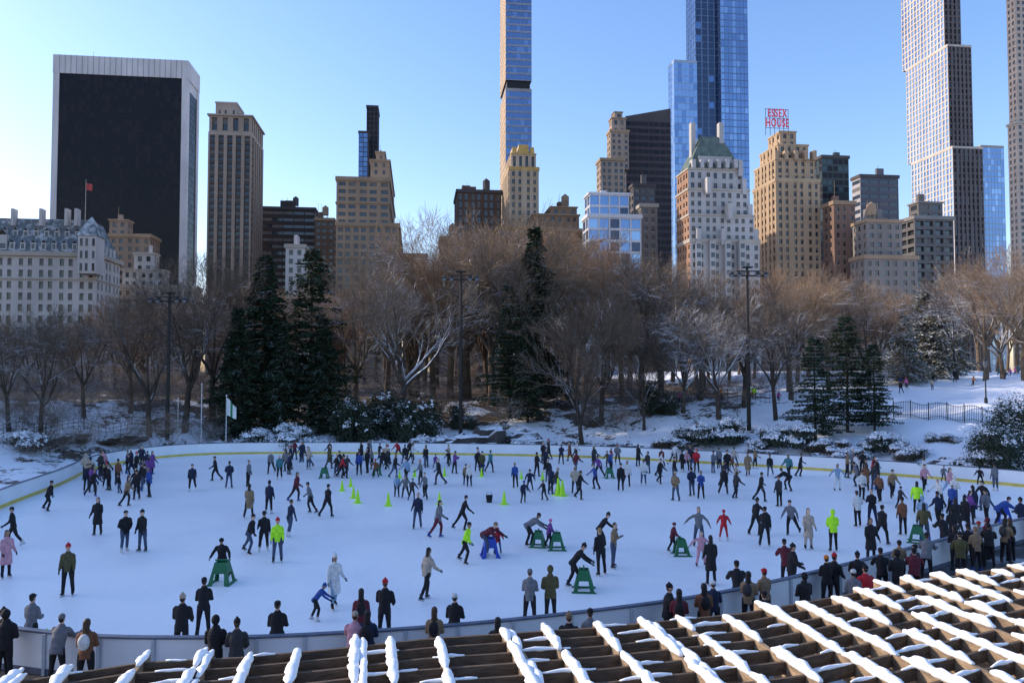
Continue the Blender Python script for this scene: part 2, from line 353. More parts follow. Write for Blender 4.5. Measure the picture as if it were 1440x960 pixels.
# super tall slender tower centre
mb=MB(); f=fp(711,748,470,xs=703); zt=zz(-260,470)
gst=dict(bay=2.4,fl=4.4,ww=.93,wh=.74,rec=.2,gl=[2,2,2,3,5],rhy=0)
lst=dict(bay=4,fl=4.4,ww=.35,wh=.7,rec=.3,gl=[2],rhy=0,sill=False)
zb=zz(117,470)
tier(mb,f,0,zb-3,gst,corn=0,left=6,leftst=lst)
mb.prism(expand(f,-.9),zb-3,zb+2,7)
tier(mb,f,zb+2,zt,gst,corn=0,left=6,leftst=lst)
finish(mb,'slender_supertall_tower',W('tower_fins',(.30,.34,.44)),W('tower_trim',(.35,.35,.38)),gblue2,gblue,roofs,[gblue2,W('tower_stone',(.5,.4,.3)),M('louver_dark',(.01,.01,.012),.6)])
# gold crowned tower
mb=MB(); f=fp(716,758,330,xs=706); z1=zz(234,330); tier(mb,f,0,z1,dict(bay=3.2,fl=3.4,ww=.38,wh=.6,rec=.4,pier=.3),corn=.3)
fl_=fp(700,790,322,xs=692); tier(mb,fl_,0,zz(318,322),dict(bay=3.4,fl=3.4,ww=.4,wh=.5))
f2=fp(719,754,333,xs=711); z2=zz(215,333)
tier(mb,f2,z1,z2,dict(bay=2.6,fl=z2-z1,ww=.45,wh=.75,rec=.8,gl=[2],rhy=0),corn=.2)
for (x0,x1,t) in ((720,727,207),(729,744,203),(746,752,207)):
    f3=fp(x0,x1,334,w=8); mb.frus(f3,z2,expand(f3,-.25),zz(t,334),5)
finish(mb,'gold_crowned_tower',W('pale_brick',(.44,.35,.26)),M('gilt_crown',(.44,.26,.07),.5,.2,.4),gdark,gblind,roofs,[M('gilt_roof',(.48,.29,.07),.45,.2,.4)])
B('dark_brown_office',W('chocolate_brick',(.11,.07,.055)),dtrim,[(642,705,350,None,266,dict(bay=3,ww=.5,wh=.8,fl=3.6))])
B('brown_apartment_house',brown,tan,[(619,652,330,None,332)])
B('terraced_brown_block',W('umber_brick',(.24,.155,.10)),tan,[(745,832,322,739,320),(750,815,325,742,300),(775,812,328,None,290)],clut=3)
B('white_framed_glass_building',white,white,[(828,903,300,820,300,dict(bay=4.2,fl=4.6,ww=.85,wh=.8,rec=.4,gl=[2,2,3,5],rhy=0)),(830,886,303,823,270,dict(bay=4.2,fl=4.6,ww=.85,wh=.8,rec=.4,gl=[2,2,3,5],rhy=0))],g1=gblue,g2=gblue3,extra=[gnavy],clut=1)
B('setback_tan_tower',W('ash_brick',(.33,.27,.23)),tan,[(846,880,402,840,222,dict(ww=.5)),(860,886,420,855,182,dict(ww=.45)),(862,882,424,858,165),(866,877,426,863,157)],clut=0)
mb=MB(); f=fp(882,946,430,xs=878); z0=zz(165,430); z1=zz(150,430)
tier(mb,f,0,z0,dict(bay=3.4,fl=3.9,ww=.9,wh=.6,rec=.15),corn=0)
P,Q,R2,S2=f
mb.hexa([(P.x,P.y,z0+.01),(Q.x,Q.y,z0+.01),(R2.x,R2.y,z0+.01),(S2.x,S2.y,z0+.01),(P.x,P.y,z0+.6),(Q.x,Q.y,z1),(R2.x,R2.y,z1),(S2.x,S2.y,z0+.6)],1)
finish(mb,'sloped_roof_office_tower',W('dusk_cladding',(.075,.062,.078)),dtrim,gblk2,gblk)
B('grey_office_block',W('slate_cladding',(.13,.12,.13)),dtrim,[(892,923,362,888,258,dict(ww=.7))],clut=1)
B('pale_grey_block',grey,limet,[(903,926,312,899,286)],clut=0)
# blue glass towers
B('blue_glass_midrise_tower',M('mull_blue',(.22,.33,.48),.4),M('mull_trim',(.3,.36,.45),.4),[(951,984,440,943,84,dict(bay=2.4,fl=4,ww=.92,wh=.88,rec=.06,gl=[2,3,3,3,3],rhy=0))],g1=gblue,g2=gblue3,clut=0,corn=0)
mb=MB(); 
zt=zz(-170,450)
f=fp(1018,1057,450,w=30); tier(mb,f,0,zt,dict(bay=2.6,fl=4,ww=.9,wh=.86,rec=.06,gl=[2,2,3],vert=1,rhy=0),corn=0)
f=fp(982,1018,453,xs=969); tier(mb,f,0,zt-20,dict(bay=3.6,fl=4,ww=.8,wh=.9,rec=.1,gl=[6,6,6,5],vert=1,rhy=0),corn=0,leftst=dict(bay=3,fl=4,ww=.85,wh=.88,rec=.1,gl=[2,5],vert=1,rhy=0))
finish(mb,'blue_glass_supertall_tower',M('mull_steel',(.10,.16,.27),.35),dtrim,gblue,gblue3,roofs,[gblue2,gnavy])
# copper roof hotel
mb=MB()
hst=dict(bay=3.0,fl=3.3,ww=.46,wh=.55,rec=.35)
last=0
for (xl,xr,d,xs_,top) in ((972,1070,286,953,335),(971,1063,287,953,300),(970,1056,288,953,264),(970,1048,289,954,236)):
    f=fp(xl,xr,d,xs=xs_); z1=zz(top,d); tier(mb,f,last-(.8 if last else 0),z1,hst,left=5,corn=.35); last=z1
f=expand(f,-.3); c=(f[0]+f[2])/2
rt=zz(190,292); fi=[p+(c-p)*.62 for p in f]; mb.frus(f,last,fi,rt,6,6)
fb=fp(985,1032,290.5,w=10); mb.prism(fb,last-.5,last+5,0,6)
for (x,t) in ((978,172),(1018,172)):
    q=fp(x-3,x+3,294,w=2.5); mb.prism(q,last,zz(t,294),0,1)
for i in range(6):
    x=976+i*12; q=fp(x,x+5,288.6,w=3); mb.prism(q,last,last+3.2,0,6)
for i,(x,y_) in enumerate(((976,262),(1050,262),(1058,298),(1066,333),(1045,236),(1030,300),(1000,264),(985,335),(1020,335))):
    q=fp(x-3,x+3,285.2+i*.05 if i>4 else 290,w=4); mb.prism(q,zz(y_,290)-3,zz(y_,290)+3,0,4)
for x in (984,1004,1026,1046):
    q=fp(x-4,x+4,285.3,w=2.4); z1=zz(340,286); 
    facade(mb,q[0],q[1],0,z1,dict(bay=2.4,fl=3.3,ww=.7,wh=.55,rec=.15)); mb.quad((q[3].x,q[3].y,0),(q[0].x,q[0].y,0),(q[0].x,q[0].y,z1),(q[3].x,q[3].y,z1),0); mb.quad((q[1].x,q[1].y,0),(q[2].x,q[2].y,0),(q[2].x,q[2].y,z1),(q[1].x,q[1].y,z1),0); mb.prism(expand(q,.1),z1,z1+.5,1,4)
finish(mb,'copper_roofed_hotel',W('white_brick',(.45,.455,.47)),limet,gdark,gblind,roofs,[W('brick_side',(.34,.20,.13)),SM('copper_green',(.11,.14,.125),.8,1.25,.3,.5,.3,.6)])
# tan art deco hotel with rooftop sign
mb=MB(); last=0
for (xl,xr,d,xs_,top,pr) in ((1094,1157,308,1062,250,.25),(1094,1150,310,1064,222,.25),(1098,1141,312,1072,202,.25),(1101,1124,315,1084,184,.2)):
    f=fp(xl,xr,d,xs=xs_); z1=zz(top,d); tier(mb,f,last-(.8 if last else 0),z1,dict(bay=3.3,fl=3.3,ww=.4,wh=.6,rec=.35,pier=pr),corn=.3); last=z1
for x in (1094,1108,1122,1136,1148):
    q=fp(x,x+5,309.4,w=3); mb.prism(q,zz(225,310),zz(212,310),0,4)
finish(mb,'art_deco_hotel',W('honey_brick',(.42,.31,.21)),W('honey_trim',(.46,.35,.23)),gdark,gblind)
cu=bpy.data.curves.new('sign_text','FONT'); cu.body='ESSEX\nHOUSE'; cu.size=4.3; cu.extrude=.15; cu.align_x='CENTER'; cu.space_line=.85; cu.space_character=1.15; cu.offset=.06
to=bpy.data.objects.new('tmp',cu); col.objects.link(to); bpy.context.view_layer.update()
me=bpy.data.meshes.new_from_object(to); bpy.data.objects.remove(to)
red,nt_,b_=newmat('sign_red'); b_.inputs['Base Color'].default_value=(.65,.03,.05,1); b_.inputs['Roughness'].default_value=.4
me.materials.clear(); me.materials.append(red)
c=at(1093,166,309); lt=bpy.data.objects.new('letters',me); col.objects.link(lt)
vx=[v.co.x for v in me.vertices]; vy=[v.co.y for v in me.vertices]
xsz=max(vx)-min(vx); ysz=max(vy)-min(vy); yc=(max(vy)+min(vy))/2
wx=34/F*309; hy=26/F*309
e=bpy.data.objects.new('rooftop_sign',None); col.objects.link(e); e.location=c; lt.parent=e
lt.rotation_euler=(math.pi/2,0,yaw); lt.scale=(wx/xsz,hy/ysz,1); lt.location=(0,0,-yc*hy/ysz)
mb=MB()
for i in range(6):
    x=-wx/2+wx*i/5; mb.box(x-.08,x+.08,.3,.5,-hy/2-3.5,hy/2+.2)
for z in (-hy/2-.3,0,hy/2): mb.box(-wx/2,wx/2,.52,.66,z-.08,z+.08)
o=mb.obj('sign_frame',[dtrim],parent=e); o.rotation_euler=(0,0,yaw)
B('dark_green_glass_office',M('mull_green',(.03,.04,.042),.4),dtrim,[(1160,1198,380,1148,218,dict(bay=2.6,ww=.85,wh=.7,rec=.1))],g1=gblk2,g2=M('glass_green',(.04,.06,.065),.2,.3,.05),clut=1)
B('brick_apartment_block',W('russet_brick',(.22,.14,.11)),tan,[(1176,1206,300,1160,282,dict(ww=.35))],clut=1)
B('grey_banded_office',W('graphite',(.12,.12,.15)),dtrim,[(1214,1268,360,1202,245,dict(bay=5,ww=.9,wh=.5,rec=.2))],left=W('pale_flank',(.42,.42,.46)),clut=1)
B('stepped_grey_apartments',grey,tan,[(1218,1293,283,1198,358),(1222,1272,285,1202,308,dict(ww=.45))],clut=2)
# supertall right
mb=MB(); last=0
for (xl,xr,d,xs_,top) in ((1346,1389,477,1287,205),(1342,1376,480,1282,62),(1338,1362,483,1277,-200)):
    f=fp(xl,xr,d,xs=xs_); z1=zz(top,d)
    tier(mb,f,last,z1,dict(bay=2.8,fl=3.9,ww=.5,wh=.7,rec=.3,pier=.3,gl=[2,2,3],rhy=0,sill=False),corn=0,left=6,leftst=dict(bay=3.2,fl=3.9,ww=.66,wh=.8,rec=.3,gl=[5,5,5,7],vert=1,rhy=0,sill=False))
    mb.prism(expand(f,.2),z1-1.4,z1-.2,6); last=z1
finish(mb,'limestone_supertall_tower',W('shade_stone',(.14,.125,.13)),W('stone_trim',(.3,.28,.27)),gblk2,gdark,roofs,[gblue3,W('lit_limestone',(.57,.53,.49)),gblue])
B('blue_glass_office',M('mull_pale',(.3,.38,.45),.4),limet,[(1386,1419,520,1380,204,dict(bay=2.6,fl=4,ww=.88,wh=.84,rec=.08,gl=[2,2,2,3],rhy=0))],g1=gblue,g2=gblue3,corn=0,clut=0)
B('balconied_apartment_tower',W('ash_grey',(.14,.135,.14)),W('balc',(.25,.24,.24)),[(1290,1345,320,1268,303,dict(bay=5,ww=.8,wh=.6,rec=1.0)),(1296,1330,323,1282,283,dict(bay=5,ww=.6))],clut=1)
B('pale_residential_tower',W('blush_stone',(.5,.42,.36)),limet,[(1438,1500,400,1425,170,dict(ww=.5)),(1440,1500,402,1428,-160,dict(ww=.5))],clut=0)
# grand hotel at left with mansard
mb=MB(); f=fp(-70,133,262,xs=166); z1=zz(352,262)
hs=dict(bay=3.4,fl=4.0,ww=.42,wh=.6,rec=.4,band=5)
tier(mb,f,0,z1,hs,corn=1.1,left=0)
fin=expand(f,-4.5); rt=zz(305,266); mb.frus(expand(f,.1),z1,fin,rt,5,4)
s=(f[1]-f[0]);L=s.length;s=s/L;a=(f[3]-f[0]).normalized()
for row in range(2):
    for i in range(int(L/3.4)):
        big=(i%9==4 and row==0); hw=1.6 if big else .8; hh=5.2 if big else 2.6
        c=f[0]+s*(1.7+i*3.4)+a*(1.0+row*2.0); q=[c-s*hw-a*.9,c+s*hw-a*.9,c+s*hw+a*1.5,c-s*hw+a*1.5]; zb=z1+.6+row*4.6
        mb.prism(q,zb,zb+hh,0); mb.quad(*[(p.x,p.y,z) for p,z in ((q[0]+s*.3-a*.02,zb+.4),(q[1]-s*.3-a*.02,zb+.4),(q[1]-s*.3-a*.02,zb+2.2),(q[0]+s*.3-a*.02,zb+2.2))],2)
        mid=(q[0]+q[1])/2; bk=(q[2]+q[3])/2; pk=hh+hw*1.25
        mb.quad((q[0].x,q[0].y,zb+hh),(mid.x,mid.y,zb+pk),(bk.x,bk.y,zb+pk),(q[3].x,q[3].y,zb+hh),4)
        mb.quad((mid.x,mid.y,zb+pk),(q[1].x,q[1].y,zb+hh),(q[2].x,q[2].y,zb+hh),(bk.x,bk.y,zb+pk),4)
L2=(f[2]-f[1]).length
for i in range(int(L2/3.6)):
    c=f[1]-s*1.0+a*(1.8+i*3.6); q=[c-s*1.5-a*.8,c+s*.9-a*.8,c+s*.9+a*.8,c-s*1.5+a*.8]; mb.prism(q,z1+.6,z1+3.4,0,4)
q=fp(106,132,261,w=7); mb.prism(q,z1-8,z1+5,0,4); qq=expand(q,.4); c2=(q[0]+q[2])/2
facade(mb,q[0]-a*.05,q[1]-a*.05,z1-7.9,z1+4.9,dict(bay=2.2,fl=4,ww=.45,wh=.6,rec=.04))
mb.frus(qq,z1+5,[p+(c2-p)*.5 for p in qq],z1+9,5); mb.frus([p+(c2-p)*.5 for p in qq],z1+9,[p+(c2-p)*.95 for p in qq],z1+12,5)
for x in (10,50,86,100): 
    q=fp(x,x+4,266,w=3); mb.prism(q,rt-3,rt+3,0,4)
c=at(120,300,264); mb.loft([Vector((c.x,c.y,rt-2)),Vector((c.x,c.y,zz(252,264)))],[.18,.08],6,1)
c2=Vector((c.x,c.y,zz(262,264))); 
for i in range(5):
    mb.quad((c.x+.1+i*.45,c.y+.2*math.sin(i),c2.z-1.2-.1*i),(c.x+.55+i*.45,c.y+.2*math.sin(i+1),c2.z-1.3-.1*i),(c.x+.55+i*.45,c.y+.2*math.sin(i+1),c2.z+1-.1*i),(c.x+.1+i*.45,c.y+.2*math.sin(i),c2.z+1.1-.1*i),6)
finish(mb,'mansard_grand_hotel',cream,limet,gdark,gblind,roofs,[SM('mansard_slate',(.12,.14,.15),.35,.85,.2,.6,.5,1.1),M('flag_red',(.4,.05,.05),.7)])
B('tan_stone_block',W('umber_stone',(.27,.20,.155)),tan,[(150,208,330,222,328),(150,176,333,182,308)],clut=1)
B('cream_mansion_block',W('cream_b',(.44,.42,.40)),limet,[(160,270,300,282,400),(170,228,303,236,378),(186,214,306,220,355)],clut=1)
B('white_townhouse',cream,limet,[(400,427,300,None,343)],clut=1)
B('brown_midrise',brown,tan,[(566,600,400,None,356)],clut=0)
# unseen tower blocks added out of view at left to shade the rink
for (y0,y1,h) in ((66.9,92,112),(92.3,119,106)):
    mb=MB(); f=[Vector((-185,y0)),Vector((-155,y0)),Vector((-155,y1)),Vector((-185,y1))]
    tier(mb,f,0,h,dict(bay=3.6,fl=3.5,ww=.4,wh=.5))
    clutter(mb,f,h,1); finish(mb,'unseen_shading_tower',cream if h>110 else tan2,limet)
print('buildings',time.time()-T0)
# ------------------------------------------------------------------ trees
def bare_tree(seed,mats,trunkL=4.5,fork=5,spread=.75,th=.30,lvls=5,mul=(5,5,6,5,5),rmin=.0115):
    random.seed(seed); mb=MB()
    LEN=[trunkL,6.0,3.9,2.3,1.4,.85]
    def grow(p,d,L,r,lev):
        ns=(6,5,4,3,2,1)[lev]; pts=[p]; rs=[r]; rend=r*(.62 if lev==0 else .25)
        wg=(.06,.16,.2,.22,.25,.2)[lev]; up=(.0,.07,.05,.03,.02,0)[lev]
        dirs=[d]
        for i in range(ns):
            d=Vector((d.x+U(-wg,wg),d.y+U(-wg,wg),d.z+U(-wg,wg)+up)).normalized()
            p=p+d*(L/ns); pts.append(p); rs.append(r+(rend-r)*(i+1)/ns); dirs.append(d)
        mb.loft(pts,rs,(8,6,5,4,3,3)[lev],0 if lev<3 else 1,cap=False)
        if lev>=lvls: return
        nc=mul[lev]
        if lev==0: nc=fork
        for k in range(nc):
            t=U(.25,1) if lev else U(.72,1)
            if k==0: t=1
            x=t*ns; i=min(int(x),ns-1); fr=x-i; q=pts[i].lerp(pts[i+1],fr); rr=rs[i]+(rs[i+1]-rs[i])*fr
            dd=dirs[i+1]; ang=U(.35,.95)*spread*(1.0 if lev else .95)
            if k==0: ang*=.3
            az=U(0,6.283) if lev else (k/nc*6.283+U(-.4,.4))
            a=dd.orthogonal().normalized(); b=dd.cross(a)
            nd=(dd*math.cos(ang)+(a*math.cos(az)+b*math.sin(az))*math.sin(ang)).normalized()
            if nd.z<-.25: nd.z=-.1; nd.normalize()
            grow(q,nd,LEN[lev+1]*U(.7,1.2)*(1.15-.45*t if lev else 1)*(1.25 if (lev+1==lvls and lvls<5) else 1),max(rmin,rr*(.72 if lev==0 else U(.5,.7))),lev+1)
    grow(Vector((0,0,-.3)),Vector((U(-.05,.05),U(-.05,.05),1)).normalized(),LEN[0],th,0)
    H=max(v[2] for v in mb.v); return mb.mesh('bare_tree_mesh',mats),H
bark1=SM('bark_dark_snow',(.06,.047,.037),.42,.82,.3,3,.8,.7); twig1=SM('twig_brown',(.115,.085,.062),.6,.95,.3,3,.5,.6)
bark2=SM('bark_heavy_snow',(.08,.062,.05),.05,.45,.3,3,.8,.5); twig2=SM('twig_snowy',(.18,.135,.095),.3,.75,.3,3,.5,.6)
twig3=SM('twig_tan',(.23,.155,.100),.6,1.0,.3,3,.5,.5); bark3=SM('bark_mid',(.12,.088,.062),.5,.95,.3,3,.8,.6)
twig4=SM('twig_rust',(.24,.135,.078),.75,1.1,.3,3,.5,.5)
mA=(5,5,5,5,4)
TR=[bare_tree(11,[bark1,twig1],5,5,.8), bare_tree(12,[bark2,twig2],3.8,6,.9,th=.34), bare_tree(13,[bark3,twig4],5.5,5,.65,mul=mA), bare_tree(14,[bark1,twig1],2.0,7,.6,th=.22), bare_tree(15,[bark3,twig3],4.6,6,.85,mul=mA), bare_tree(16,[bark2,twig2],5.0,5,.7),
 bare_tree(17,[bark3,twig3],4.6,6,.8,lvls=4,mul=(6,7,7,6,0),rmin=.019),bare_tree(18,[bark3,twig4],5,6,.75,lvls=4,mul=(6,7,7,6,0),rmin=.019),bare_tree(19,[bark1,twig1],5,6,.85,lvls=4,mul=(6,7,7,6,0),rmin=.019)]
THK=bare_tree(21,[bark3,twig3],.5,6,.9,th=.06,lvls=4,mul=(6,5,5,5,4))
THK2=bare_tree(22,[bark1,twig1],.4,7,1.0,th=.06,lvls=4,mul=(6,5,5,5,4))
def tree_at(px,top,d,k,rz=None,name='bare_tree',parent=None,wide=1.0):
    p=at(px,500,d); z=hz(p.x,d); H=zz(top,d)-z; me,h=TR[k]; s=H/h
    return place(name,me,(p.x,d,z-.1),rz if rz is not None else U(0,6.28),s*wide,parent,sz=s)
def conifer(seed,H,Rr,mats,drop=.25,zb=.08,dens=1.0,pw=.85,leaf=.36,step=.019,nb=8):
    random.seed(seed); mb=MB()
    mb.loft([Vector((0,0,-.3)),Vector((.1,0,H*.5)),Vector((0,0,H))],[.3,.18,.03],7,0,cap=False)
    z=H*zb
    while z<H*.985:
        fr=(z/H-zb)/(1-zb)
        lay=U(.65,1.15)
        for k in range(nb):
            az=U(0,6.28); L=(Rr*(1-fr)**pw*U(.5,1.2)*lay+.25)
            d=Vector((math.cos(az),math.sin(az),0)); pts=[]
            for j in range(4):
                t=j/3; pts.append(d*(L*t)+Vector((0,0,z+L*(.10*t-drop*t*t))))
            mb.loft(pts,[.05,.035,.025,.01],3,0,cap=False)
            sd=Vector((-d.y,d.x,0)); cnt=int(L*16*dens)+5
            for q in range(cnt):
                t=U(.1,1.05)**.8; w=(1.05-t)*L*.36+.14
                c=d*(L*t)+Vector((0,0,z+L*(.10*t-drop*t*t)))+sd*U(-w,w)+Vector((0,0,U(-.3,.1)))
                dr=(d*U(.3,1)+sd*U(-.9,.9)+Vector((0,0,U(-.55,.2)))).normalized(); l=leaf*U(.6,1.3)
                n=Vector((U(-.9,.9),U(-.9,.9),1)).normalized(); w2=dr.cross(n).normalized()*l*.26
                mb.quad(c-w2*.6,c+dr*l*.5-w2*1.2,c+dr*l,c+dr*l*.4+w2*1.2,1)
        z+=H*step*U(.7,1.3)
    return mb.mesh('conifer_mesh',mats),H
ndark=SM('needles_dark',(.030,.050,.026),.95,1.3,.5,1.2,.6,.7); nsnow=SM('needles_snowy',(.11,.105,.06),.6,1.15,.3,1.2,.9,.8)
CF=[conifer(31,20,4.4,[bark1,ndark],zb=.08,dens=1.1,leaf=.42),conifer(32,20,5.4,[bark1,ndark],zb=.12,pw=.6,drop=.12,dens=1.05,leaf=.42,step=.028),conifer(33,12,4.4,[bark1,nsnow],zb=.05,drop=.2,dens=.8)]
def con_at(px,top,d,k,wide=1.0,name='pine_tree'):
    p=at(px,500,d); z=hz(p.x,d); me,h=CF[k]; s=(zz(top,d)-z)/h
    return place(name,me,(p.x,d,z-.1),U(0,6.28),s*wide,sz=s)
def shrub(seed,mats,rx,ry,rz_,n,sn=.35,lobes=7,leaf=.16):
    random.seed(seed); mb=MB(); off=Vector((seed,0,0))
    lb=[(Vector((U(-.75,.75)*rx,U(-.75,.75)*ry,U(.2,.85)*rz_)),U(.28,.52)) for _ in range(lobes)]
    for k in range(10):
        c,_=lb[k%lobes]; mb.loft([Vector((U(-.3,.3),U(-.3,.3),-.2)),c*.6,c],[.06,.04,.015],4,0,cap=False)
    for i in range(n):
        c,r=random.choice(lb); v=Vector((random.gauss(0,1),random.gauss(0,1),random.gauss(0,1))).normalized()*(U(.4,1.15))
        p=c+Vector((v.x*rx*r,v.y*ry*r,v.z*rz_*r))
        if p.z<0: p.z=U(0,.3)
        l=leaf*U(.6,1.4); nrm=(v+Vector((U(-.7,.7),U(-.7,.7),U(-.2,.9)))).normalized(); a=nrm.orthogonal().normalized(); b=nrm.cross(a)
        an=U(0,6.28); a,b=a*math.cos(an)+b*math.sin(an),b*math.cos(an)-a*math.sin(an)
        m=1
        if v.z>.2 and noise.noise(p*1.6+off)+U(-.12,.12)>.42-sn*.85: m=2; l*=1.3
        mb.quad(p-a*l*.5,p-b*l*.3,p+a*l*.6,p+b*l*.3,m)
    return mb.mesh('shrub_mesh',mats)
sn2=M('leaf_snow',(.86,.87,.9),.7,.05)
leafd=M('leaf_dark',(.028,.040,.020),.6,.4,1.5); leafb=M('leaf_bronze',(.07,.055,.033),.7,.4,1.5)
SH=[shrub(41,[bark1,leafd,sn2],2.2,2.2,3.2,9000,.04,11),shrub(42,[bark1,leafd,sn2],2.6,2.2,1.8,8000,.75,12),shrub(43,[bark1,leafb,sn2],2.4,2.0,1.5,7000,.85,10),shrub(44,[bark1,leafd,sn2],3.4,3.0,5.0,18000,.22,26,.17)]
print('tree meshes',time.time()-T0)
random.seed(99)
for (px,top,d,k) in ((300,335,84,0),(262,360,80,0),(565,350,86,1),(690,280,92,4),(635,290,96,4),(818,372,77,3),(60,432,72,0),(15,425,70,0),(120,420,80,0),(185,395,84,2),(212,405,78,0),(875,340,94,4),(930,355,92,0),(985,368,90,4),(1045,388,84,0),(1112,358,90,4),(1165,368,96,4),(1222,388,94,0),(1385,335,92,4),(1440,340,88,4),(1345,372,104,5),(775,295,99,4),(500,368,90,4),(610,318,100,4),(1010,400,80,1),(1090,415,78,0),(905,420,80,3),(960,430,83,1),(1465,380,76,4),(845,400,84,0),(720,330,88,0),(660,320,104,4),(800,310,96,2),(545,340,98,4),(1410,370,98,1)):
    tree_at(px,top,d,k)
for (px,top,d,k,w) in ((372,350,84,0,1.1),(438,345,86,1,.95),(335,425,80,0,1.1),(398,450,82,0,1.1),(455,440,83,0,1.15),(752,310,90,0,1.0),(716,395,86,1,.8),(742,440,84,0,1.0),(1190,440,72,1,1.0),(1145,470,70,1,1.0),(1228,480,71,1,.9),(1300,408,104,2,1.2),(1272,440,98,2,1.0),(1335,430,112,2,1.0)):
    con_at(px,top,d,k,w)
prof=[(-80,435),(0,435),(100,418),(200,398),(300,370),(400,390),(500,375),(560,360),(620,310),(700,298),(760,298),(850,335),(900,355),(1000,380),(1100,375),(1200,388),(1250,415),(1320,400),(1380,362),(1540,350)]
PX,PY=zip(*prof)
tl=bpy.data.objects.new('distant_tree_line',None); col.objects.link(tl)
for i in range(100):
    px=-60+(i+R())*1600/100; d=U(98,175); top=float(np.interp(px,PX,PY))+U(-2,45)
    if px>1235 and d<125: d=U(125,180)
    tree_at(px,top,d,random.choice([4,6,6,7,8] if d<115 else [6,6,7,8,6]),name='bare_tree_part',parent=tl,wide=U(1,1.25))
th=bpy.data.objects.new('brush_thicket',None); col.objects.link(th)
for i in range(310):
    if i<150: px=U(-40,1250); d=U(79,120); hh=U(2.2,5)
    elif i<240: px=U(-40,330); d=U(62,95); hh=U(1.8,5)
    else: px=U(-60,1250); d=U(112,150); hh=U(5,9)
    p=at(px,500,d); 
    if rdist([p.x],[d])[0]<3: continue
    me,h=random.choice([THK,THK2,THK2]); s=hh/h
    place('thicket_part',me,(p.x,d,hz(p.x,d)),U(0,6.28),s*1.3,th,sz=s)
for (px,d,k,s) in ((505,80,0,1.35),(588,80,0,1.35),(480,82,0,1.1),(530,83,0,1.2),(385,77,1,1.2),(415,76,1,1.1),(350,77,2,1.0),(1010,74,1,1.15),(985,75,1,.9),(620,76,2,.9),(560,82,0,1.0),(1110,69,1,1.0),(1245,66,1,.9),(1410,57,3,.66),(1445,60,3,.85),(1385,58,1,.9),(940,73,2,.7),(740,75,2,.8),(860,74,2,.6),(700,77,1,.8),(30,66,2,1.0),(90,70,2,.8),(160,74,2,.8),(1290,63,2,.8),(925,84,0,1.0),(650,84,0,.8),(1330,66,2,.6),(540,76,2,.7),(240,75,2,.7),(450,76,2,.7),(665,75,2,.6),(1060,70,2,.7),(1160,67,2,.8),(1200,64,2,.8)):
    p=at(px,600,d); 
    place('evergreen_shrub' if k in (0,3) else 'snowy_bush',SH[k],(p.x,d,hz(p.x,d)-.1),U(0,6.28),s)
# rocks
rockm=SM('schist_rock',(.07,.062,.058),.6,.85,.4,1.2,.7,.8)
for i,(px,d,s) in enumerate(((660,76,2.0),(690,77,2.6),(625,75.5,1.7),(720,78,2.0),(605,77,1.5),(1075,68,1.2),(180,76,1.4),(470,76.5,1.1),(800,75,1.0),(1330,60,1.0),(760,76,1.3),(590,76,1.0),(890,73,.9),(1150,65,.9),(370,75.5,.9),(300,76,1.1))):
    mb=MB(); mb.ell((0,0,0),1,1,.75,0,seg=20,rings=14); off=Vector((i*7.1,0,0))
    v2=[]
    for v in mb.v:
        v=Vector(v); nn=noise.noise(v*1.3+off)*.5+noise.noise(v*3+off)*.25+noise.noise(v*6+off)*.1; v=v*(1+nn); v.z=round(v.z*3)/3*.5+v.z*.5; v2.append(tuple(v))
    mb.v=v2; p=at(px,600,d); o=mb.obj('rock_outcrop',[rockm]); o.location=(p.x,d,hz(p.x,d)+.1*s); o.scale=(s*1.3,s,s*.8); o.rotation_euler=(0,0,i)
# ------------------------------------------------------------------ poles, flags, fences
steel=M('pole_steel',(.03,.027,.025),.6,.2,spec=.2); lampm=M('lamp_housing',(.04,.04,.04),.5,.1); lens=M('lamp_lens',(.12,.12,.13),.2,.05)
for (px,top,d) in ((237,412,76),(648,382,80),(1052,376,76)):
    p=at(px,500,d); z0=hz(p.x,d)-.3; z1=zz(top,d); mb=MB()
    mb.loft([Vector((0,0,0)),Vector((0,0,z1-z0))],[.22,.13],8,0)
    H=z1-z0
    mb.box(-1.8,1.8,-.07,.07,H-.9,H-.76,0); mb.box(-1.2,1.2,-.55,-.45,H-.5,H-.38,0); mb.box(-.05,.05,-.5,.4,H-.5,H-.38,0)
    for x in (-1.7,-.95,.95,1.7):
        c=Vector((x,-.25,H-.62))
        mb.loft([c+Vector((0,.25,.12)),c+Vector((0,-.05,.0)),c+Vector((0,-.3,-.2))],[.10,.2,.26],10,1); mb.ell(c+Vector((0,-.31,-.21)),.22,.04,.22,2)
    mb.box(-.5,.5,-.3,.3,H-.05,H+.07,0)
    o=mb.obj('floodlight_pole',[steel,lampm,lens]); o.location=(p.x,d,z0)
whitep=M('white_pole',(.6,.6,.6),.4,.05)
for (px,top,d,flag) in ((283,540,74.5,0),(318,556,74.5,1),(250,560,75,0)):
    p=at(px,600,d); z0=hz(p.x,d); H=zz(top,d)-z0; mb=MB(); mb.loft([Vector((0,0,0)),Vector((0,0,H))],[.06,.03],8,0); mb.ell((0,0,H),.08,.08,.08,0)
    if flag:
        for i in range(6):
            x0,x1=.05+i*.15,.05+(i+1)*.15; y0,y1=.12*math.sin(i*1.1),.12*math.sin(i*1.1+1.1); dz0,dz1=-i*.16,-(i+1)*.16
            mb.quad((x0,y0,H-1.9+dz0*.4),(x1,y1,H-1.9+dz1*.4),(x1,y1,H-.2+dz1),(x0,y0,H-.2+dz0),1 if i in (2,3) else 2)
    o=mb.obj('flagpole',[whitep,M('flag_green',(.03,.2,.08),.8),M('flag_white',(.7,.7,.7),.8)]); o.location=(p.x,d,z0)
